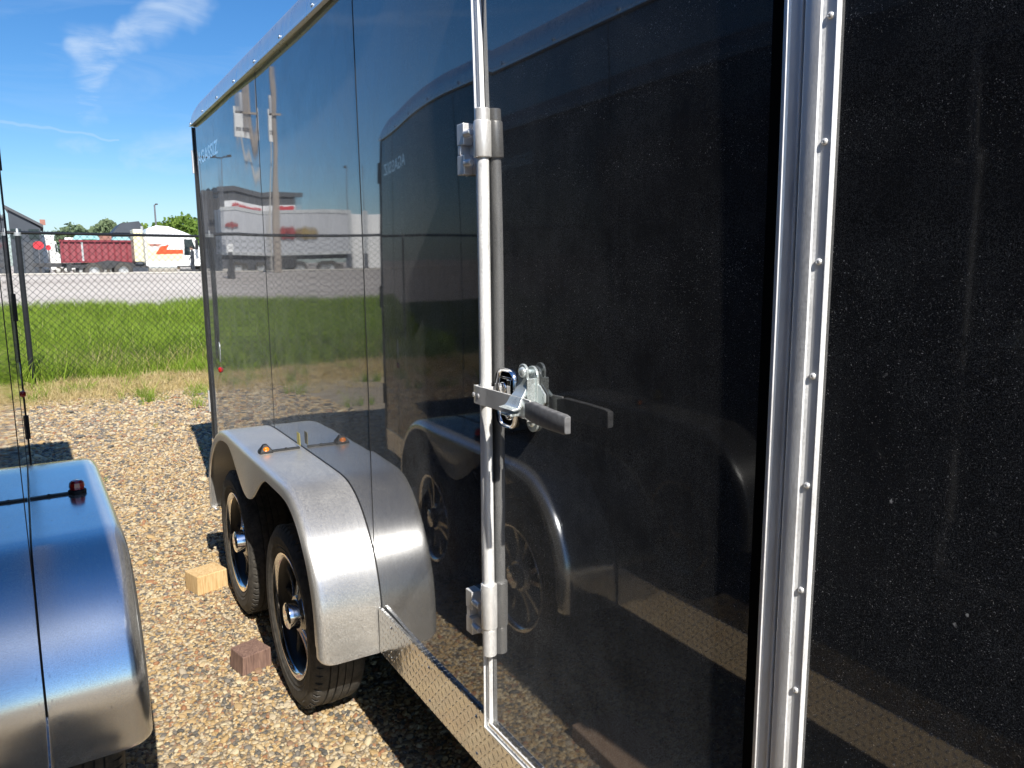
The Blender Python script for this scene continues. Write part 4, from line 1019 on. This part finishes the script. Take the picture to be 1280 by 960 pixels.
# dark shed with sloping roof on the left
def ex1(t, L, h, X, Zf, dp):
    b = MB(); b.prism([(-L-.3, h+.05), (L+.3, h-2.1+.03), (L+.3, h-2.1+.35), (-L-.3, h+.4)], -.3, dp, lambda p_, q_, s_: (p_, s_, q_)); b.build('roof', m_greyc, t)
    b = MB(); b.box(-L*.2, L*.35, -.06, .02, 0, h*.5); b.build('door', m_greyc, t)
    b = MB(); b.box(X(48), X(55), -.2, -.05, Zf(281), Zf(274)); b.build('sign', [m_brick], t)
    for q in (-.6, .55): b = MB(); b.box(L*q-.5, L*q+.5, -.05, .01, h*.55, h*.7); b.build('window', m_glass, t)
shop('storage_shed', 9, 48, 261, 105, 14, m_navy, 'dark grey shed with sloping roof at the left beyond the fence post', extras=ex1, roofdrop=2.1)
# white box vans / trucks parked behind
def van(pxa, pxb, top, bot, Y, mat, label, cab=True, nose=1, group='vehicles parked far behind the bin', name='box_van', mirror=False):
    f = refl if mirror else at
    a, c = f(pxa, bot, Y), f(pxb, bot, Y); x0, x1 = min(a[0], c[0]), max(a[0], c[0]); zt = f((pxa+pxb)/2, top, Y)[2]; zg_ = gz((x0+x1)/2, Y)
    t = empty(name, ((x0+x1)/2, Y, zg_), label, 'van', group); L = (x1-x0)/2; h = zt-zg_; q = .42*L*nose
    xs = (-L, L-abs(q)*1.2) if nose > 0 else (-L+abs(q)*1.2, L)
    b = MB(); b.box(xs[0], xs[1], 0, 2.4, .55, h); b.build('cargo_box', mat, t, bevel=.05)
    cx = (xs[1], L) if nose > 0 else (-L, xs[0]); d = (cx[1]-cx[0])
    prof = [(0, .45), (0, h*.85), (d*.35, h*.84), (d*.62, h*.55), (d, h*.48), (d, .45)]
    if nose < 0: prof = [(d-p_, q_) for p_, q_ in prof]
    b = MB(); b.prism([(cx[0]+p_, q_) for p_, q_ in prof], .1, 2.3, lambda a_, c_, s_: (a_, s_, c_)); cb = b.build('cab', mat, t, bevel=.05)
    wp = [(d*.08, h*.57), (d*.08, h*.78), (d*.33, h*.78), (d*.52, h*.57)]
    if nose < 0: wp = [(d-p_, q_) for p_, q_ in wp]
    b = MB(); b.prism([(cx[0]+p_, q_) for p_, q_ in wp], .07, .12, lambda a_, c_, s_: (a_, s_, c_)); b.build('window', m_glass, cb)
    for x in (-L*.62, L*.62):
        b = MB(); wheel_simple(b, x, .25, .5, .5, .35, (0, -1, 0)); b.build('wheel', [m_tyre, m_cap], t, smooth=True, angle=40)
    return t
van(52, 76, 294, 323, 118, m_twhite, 'white box van parked right of the dark shed')
van(78, 98, 297, 323, 124, m_twhite, 'smaller white van half hidden by the left end of the maroon bin', nose=-1)
# teal tarped trailers & green machine over the bin
def tarp(pxa, pxb, top, Y, mat, label, name='tarped_load'):
    a, c = at(pxa, top, Y), at(pxb, top, Y); L = (c[0]-a[0])/2; zg_ = gz(a[0], Y); h = a[2]-zg_
    t = empty(name, ((a[0]+c[0])/2, Y, zg_), label, 'trailer load', 'tarped loads behind the bin')
    b = MB(); b.prism([(-L, .9), (-L, h*.93), (-L*.8, h), (L*.8, h), (L, h*.93), (L, .9)], 0, 2.5, lambda p_, q_, s_: (p_, s_, q_)); b.build('tarp', mat, t)
    b = MB(); b.box(-L, L, .1, 2.4, .6, .89); b.build('deck', m_skirt, t)
    for x in (-L*.6, L*.6): b = MB(); wheel_simple(b, x, .3, .45, .45, .35, (0, -1, 0)); b.build('wheel', [m_tyre, m_cap], t)
tarp(91, 124, 294, 110, m_teal, 'pale teal tarped load on a trailer over the left half of the maroon bin')
tarp(140, 163, 296, 112, m_teal, 'pale teal tarped load over the right half of the maroon bin')
tarp(124, 139, 292, 116, m_brick, 'red brown load standing between the two teal tarps')
tarp(101, 122, 299, 100, m_green, 'dark green machine deck in front of the left teal tarp', 'machine_load')
def ex2(t, L, h, X, Zf, dp):
    b = MB(); b.prism([(-L*1.1, h), (-L*.55, h+1.6), (L*.6, h+2.0), (L*1.1, h)], -.3, dp, lambda p_, q_, s_: (p_, s_, q_)); b.build('roof', m_navy, t)
    b = MB(); b.box(-L*.7, -L*.3, -.05, .03, h*.55, h*.8); b.build('window', m_band, t)
shop('workshop', 143, 182, 291, 150, 12, m_navy, 'dark roofed workshop behind the cream cab fairing', extras=ex2)
# light mast
def mast(px, top, Y, label, mirror=False, twin=True, rad=.13, name='light_mast', group=None, h_arm=1.6):
    f = refl if mirror else at; p = f(px, top, Y); zg_ = gz(p[0], Y); h = p[2]-zg_
    t = empty(name, (p[0], Y, zg_), label, 'light pole', group)
    b = MB(); b.tube((0, 0, 0), (0, 0, h), rad, 10, rad*.6); b.build('pole', m_steel, t, smooth=True)
    b = MB(); b.tube((0, 0, 0), (0, 0, .6), rad*2.2, 10); b.build('base', m_conc, t)
    for s_ in ((-1, 1) if twin else (1,)):
        b = MB(); b.tube((0, 0, h-.1), (s_*h_arm*.5, 0, h+.1), rad*.5, 6); x0, x1 = sorted((s_*h_arm*.4, s_*h_arm*1.3)); b.box(x0, x1, -.25, .25, h, h+.22); b.build('lamp_head', m_skirt, t)
mast(193, 256, 150, 'thin grey light mast left of the cab roof beyond the green trees', twin=False, rad=.22, h_arm=.4)
# stop sign and red sign near the shed
def sign(px, top, bot, wpx, Y, label, shape, mat=m_signred):
    p = at(px, (top+bot)/2, Y); zg_ = gz(p[0], Y); k_ = (at(px+1, top, Y)-at(px, top, Y))[0]; r_ = wpx*k_/2; hz = (at(px, top, Y)-at(px, bot, Y))[2]/2; zc = p[2]-zg_
    t = empty('road_sign', (p[0], Y, zg_), label, 'sign', 'red signs left of the bin')
    b = MB(); b.tube((0, .06, 0), (0, .06, zc), .06, 8); b.build('post', m_steel, t)
    b = MB(); n_ = 8 if shape == 8 else 20
    b.prism([(r_*math.cos(a+math.pi/n_), zc+hz*math.sin(a+math.pi/n_)) for a in [2*math.pi*i/n_ for i in range(n_)]], -.04, .0, lambda p_, q_, s_: (p_, s_, q_)); b.build('sign_panel', mat, t)
sign(48, 301.5, 312, 14, 90, 'red oval sign on a post in front of the dark shed', 20)
sign(60.5, 306, 313, 7, 86, 'small red octagonal sign right of the red oval sign', 8)
# pale concrete edging along the crest
b = MB(); b.grid([[(x, 61.2, gz(x, 61.2)+H+.02), (x, 61.2, gz(x, 61.2)+H+.12), (x, 61.8, gz(x, 61.8)+H+.12), (x, 61.8, gz(x, 61.8)+H+.0)] for x in np.arange(-60, 40, 4)])
tag(b.build('kerb', m_conc), kind='structure')

# --- mirrored side of the yard (left of the trailers)
def squiggle(b, x0, x1, z0, z1, y, th, seed, fn=None):
    r = random.Random(seed); n = 60; P = []
    for i in range(n+1):
        u = i/n; P.append((x0+(x1-x0)*u+.04*(x1-x0)*math.sin(u*44), z0+(z1-z0)*(.45+.42*math.sin(u*36+r.random()*.5)*(.6+.4*math.sin(u*7+seed)))))
    for (a, c), (d, e) in zip(P, P[1:]): b.tube((a, y, c), (d, y, e), th, 4)
def ex3(t, L, h, X, Zf, dp):
    b = MB(); b.box(min(X(282), X(371)), max(X(282), X(371)), -.25, -.02, Zf(268), Zf(257.5)); sb = b.build('sign_band', m_band, t)
    b = MB(); x0, x1 = X(325), X(295); squiggle(b, x0, x1, Zf(266), Zf(259), -.35, .13, 3); b.build('red_lettering', m_signred, sb)
    b = MB(); c_ = X(357); b.prism([(c_+1.3*math.sin(q)**3*1.2, Zf(264)+.25*(2.6*math.cos(q)-1.0*math.cos(2*q)-.4*math.cos(3*q))*1.2) for q in np.linspace(0, 6.28, 25)[:-1]], -.4, -.26, lambda a, c, q: (a, q, c)); b.build('red_emblem', m_signred, sb)
    b = MB(); b.box(-L-.3, L+.3, -.35, dp, h-.4, h+.3); b.build('parapet', m_greyc, t)
shop('warehouse', 274, 372, 243, 125, 30, m_greyc, 'charcoal warehouse with a white sign band and red script, mirrored in the trailer wall', True, ex3)
def ex4(t, L, h, X, Zf, dp):
    for px in (252, 262, 275):
        b = MB(); b.box(X(px)-.5, X(px)+.5, -.3, -.02, 0, h+(.8 if px == 262 else 0)); b.build('column', m_skirt, t)
    for pa, pb in ((254, 260), (265, 273)):
        x0, x1 = sorted((X(pa), X(pb))); b = MB(); b.box(x0, x1, -.08, -.01, h*.42, h*.8); b.build('window', m_glass, t)
    b = MB(); b.box(-L, L, -1.2, -.31, 0, h*.36); b.build('porch_wall', m_navy, t)
shop('office_block', 246, 279, 252, 95, 12, m_navy, 'dark grey columned building mirrored at the front end of the trailer wall', True, ex4)
def semi():
    Y = 72.0; a, c = refl(283, 318, Y), refl(416, 318, Y); x0, x1 = c[0], a[0]
    zt, zb = refl(365, 266, Y)[2], refl(365, 318, Y)[2]; cx = (x0+x1)/2; zg_ = gz(cx, Y); L = (x1-x0)/2
    t = empty('box_semi_trailer', (cx, Y, zg_), 'long pale grey box trailer with red script and round emblems, mirrored in the black wall', 'semi trailer')
    zg2 = zg_; h0, h1 = zb-zg2, zt-zg2
    Xf = lambda px: refl(px, 318, Y)[0]-cx; Zf = lambda py: refl(365, py, Y)[2]-zg2
    b = MB(); b.box(-L, L, 0, 3.1, h0, h1); bo = b.build('box_body', m_box, t, bevel=.06)
    b = MB(); b.box(-L-.06, L+.06, -.06, .04, h1-.25, h1+.05); b.box(-L-.05, L+.05, -.05, .04, h0-.1, h0+.22); b.box(-L-.08, -L+.25, -.07, .04, h0, h1); b.build('edge_rail', m_cap, bo)
    b = MB(); squiggle(b, Xf(305), Xf(286), Zf(290), Zf(281), -.12, .08, 5); b.build('red_lettering', m_dred, bo)
    for px, m_ in ((357, m_dred), (367, m_dred), (381, m_gold)):
        b = MB(); b.lathe([(.001, 0), (.42, 0), (.42, .05), (.001, .05)], (Xf(px), -.1, Zf(292)), 24, (0, -1, 0)); b.lathe([(.47, .02), (.53, .02), (.53, .07), (.47, .07)], (Xf(px), -.1, Zf(292)), 24, (0, -1, 0)); b.build('round_emblem', m_, bo)
    b = MB(); b.box(-L+.3, L-.3, .4, 2.6, h0-.5, h0-.12); b.box(L-6, L-5.6, .5, .8, .1, h0-.4); b.build('chassis', m_skirt, t)
    b = MB(); b.box(-L+5, L-6.5, -.02, .1, .7, h0-.1); b.build('side_skirt', m_skirt, t)
    for x in (-L+1.5, -L+3.1, L-3.0, L-1.4):
        b = MB(); wheel_simple(b, x, .35, .64, .64, .55, (0, -1, 0)); b.build('wheel', [m_tyre, m_cap], t, smooth=True, angle=40)
semi()
van(418, 446, 271, 338, 74, m_twhite, 'white box truck behind the pale grey semi trailer, mirrored beside the trailer edge', nose=-1, group='vehicles mirrored in the wall', name='box_truck', mirror=True)
mast(276, 201, 88, 'grey twin head lamp post left of the power pole, mirrored in the trailer wall', True, True, .14, 'lamp_post', 'mirrored lamp posts')
mast(257, 203, 92, 'grey single head lamp post nearest the lettering, mirrored in the trailer wall', True, False, .14, 'lamp_post', 'mirrored lamp posts')
mast(408, 214, 84, 'thin grey lamp post behind the semi trailer end, mirrored near the panel seam', True, False, .09, 'lamp_post', 'mirrored lamp posts', .3)
def power_pole():
    Y = 58.0; p = refl(334, 85, Y); zg_ = gz(p[0], Y); h = p[2]-zg_
    t = empty('power_pole', (p[0], Y, zg_), 'tall pale wooden power pole with one grey transformer, mirrored in the trailer wall', 'power pole')
    b = MB(); b.tube((0, 0, 0), (0, 0, h), .27, 14, .17); b.build('pole', m_pole, t, smooth=True)
    b = MB(); b.box(-.75, .75, -.36, -.26, h-3.3, h-3.15); b.build('cross_arm', m_pole, t)
    b = MB(); b.lathe([(.001, 0), (.22, 0), (.24, .05), (.24, 1.15), (.2, 1.25), (.001, 1.3)], (.5, -.45, h-3.2), 18, (0, 0, 1)); b.build('transformer', m_box, t, smooth=True, angle=40)
    for q in (.65, .35):
        b = MB(); b.lathe([(.001, 0), (.04, 0), (.09, .08), (.04, .14), (.09, .22), (.04, .3), (.001, .32)], (q, -.3, h-4.6), 10, (0, 0, 1)); b.build('insulator', m_skirt, t)
    p2 = refl(326, 120, Y+3); zg2 = gz(p2[0], Y+3)
    t2 = empty('guy_post', (p2[0], Y+3, zg2), 'thin pale post beside the power pole, mirrored in the trailer wall', 'pole')
    b = MB(); b.tube((0, 0, 0), (0, 0, p2[2]-zg2), .11, 10, .08); b.build('shaft', m_conc, t2, smooth=True)
    b = MB(); b.box(-.35, .35, -.08, .08, p2[2]-zg2-3.2, p2[2]-zg2-.9); b.build('fuse_box', m_white, t2)
power_pole()
def yard_sign():
    Y = 52.0; a, c = refl(287, 305, Y), refl(298, 322, Y); cx = (a[0]+c[0])/2; zg_ = gz(cx, Y)
    t = empty('yard_sign', (cx, Y, zg_), 'small white sign board on a grey box stand, mirrored in front of the semi trailer', 'sign')
    w_ = abs(a[0]-c[0])/2
    b = MB(); b.box(-w_, w_, 0, .12, c[2]-zg_+.3, a[2]-zg_+.0); b.build('sign_board', m_white, t)
    b = MB(); b.tube((0, .06, 0), (0, .06, c[2]-zg_+.35), .09, 8); b.box(-w_*1.05, w_*1.05, -.2, .5, 0, .45); b.build('stand', m_skirt, t)
yard_sign()
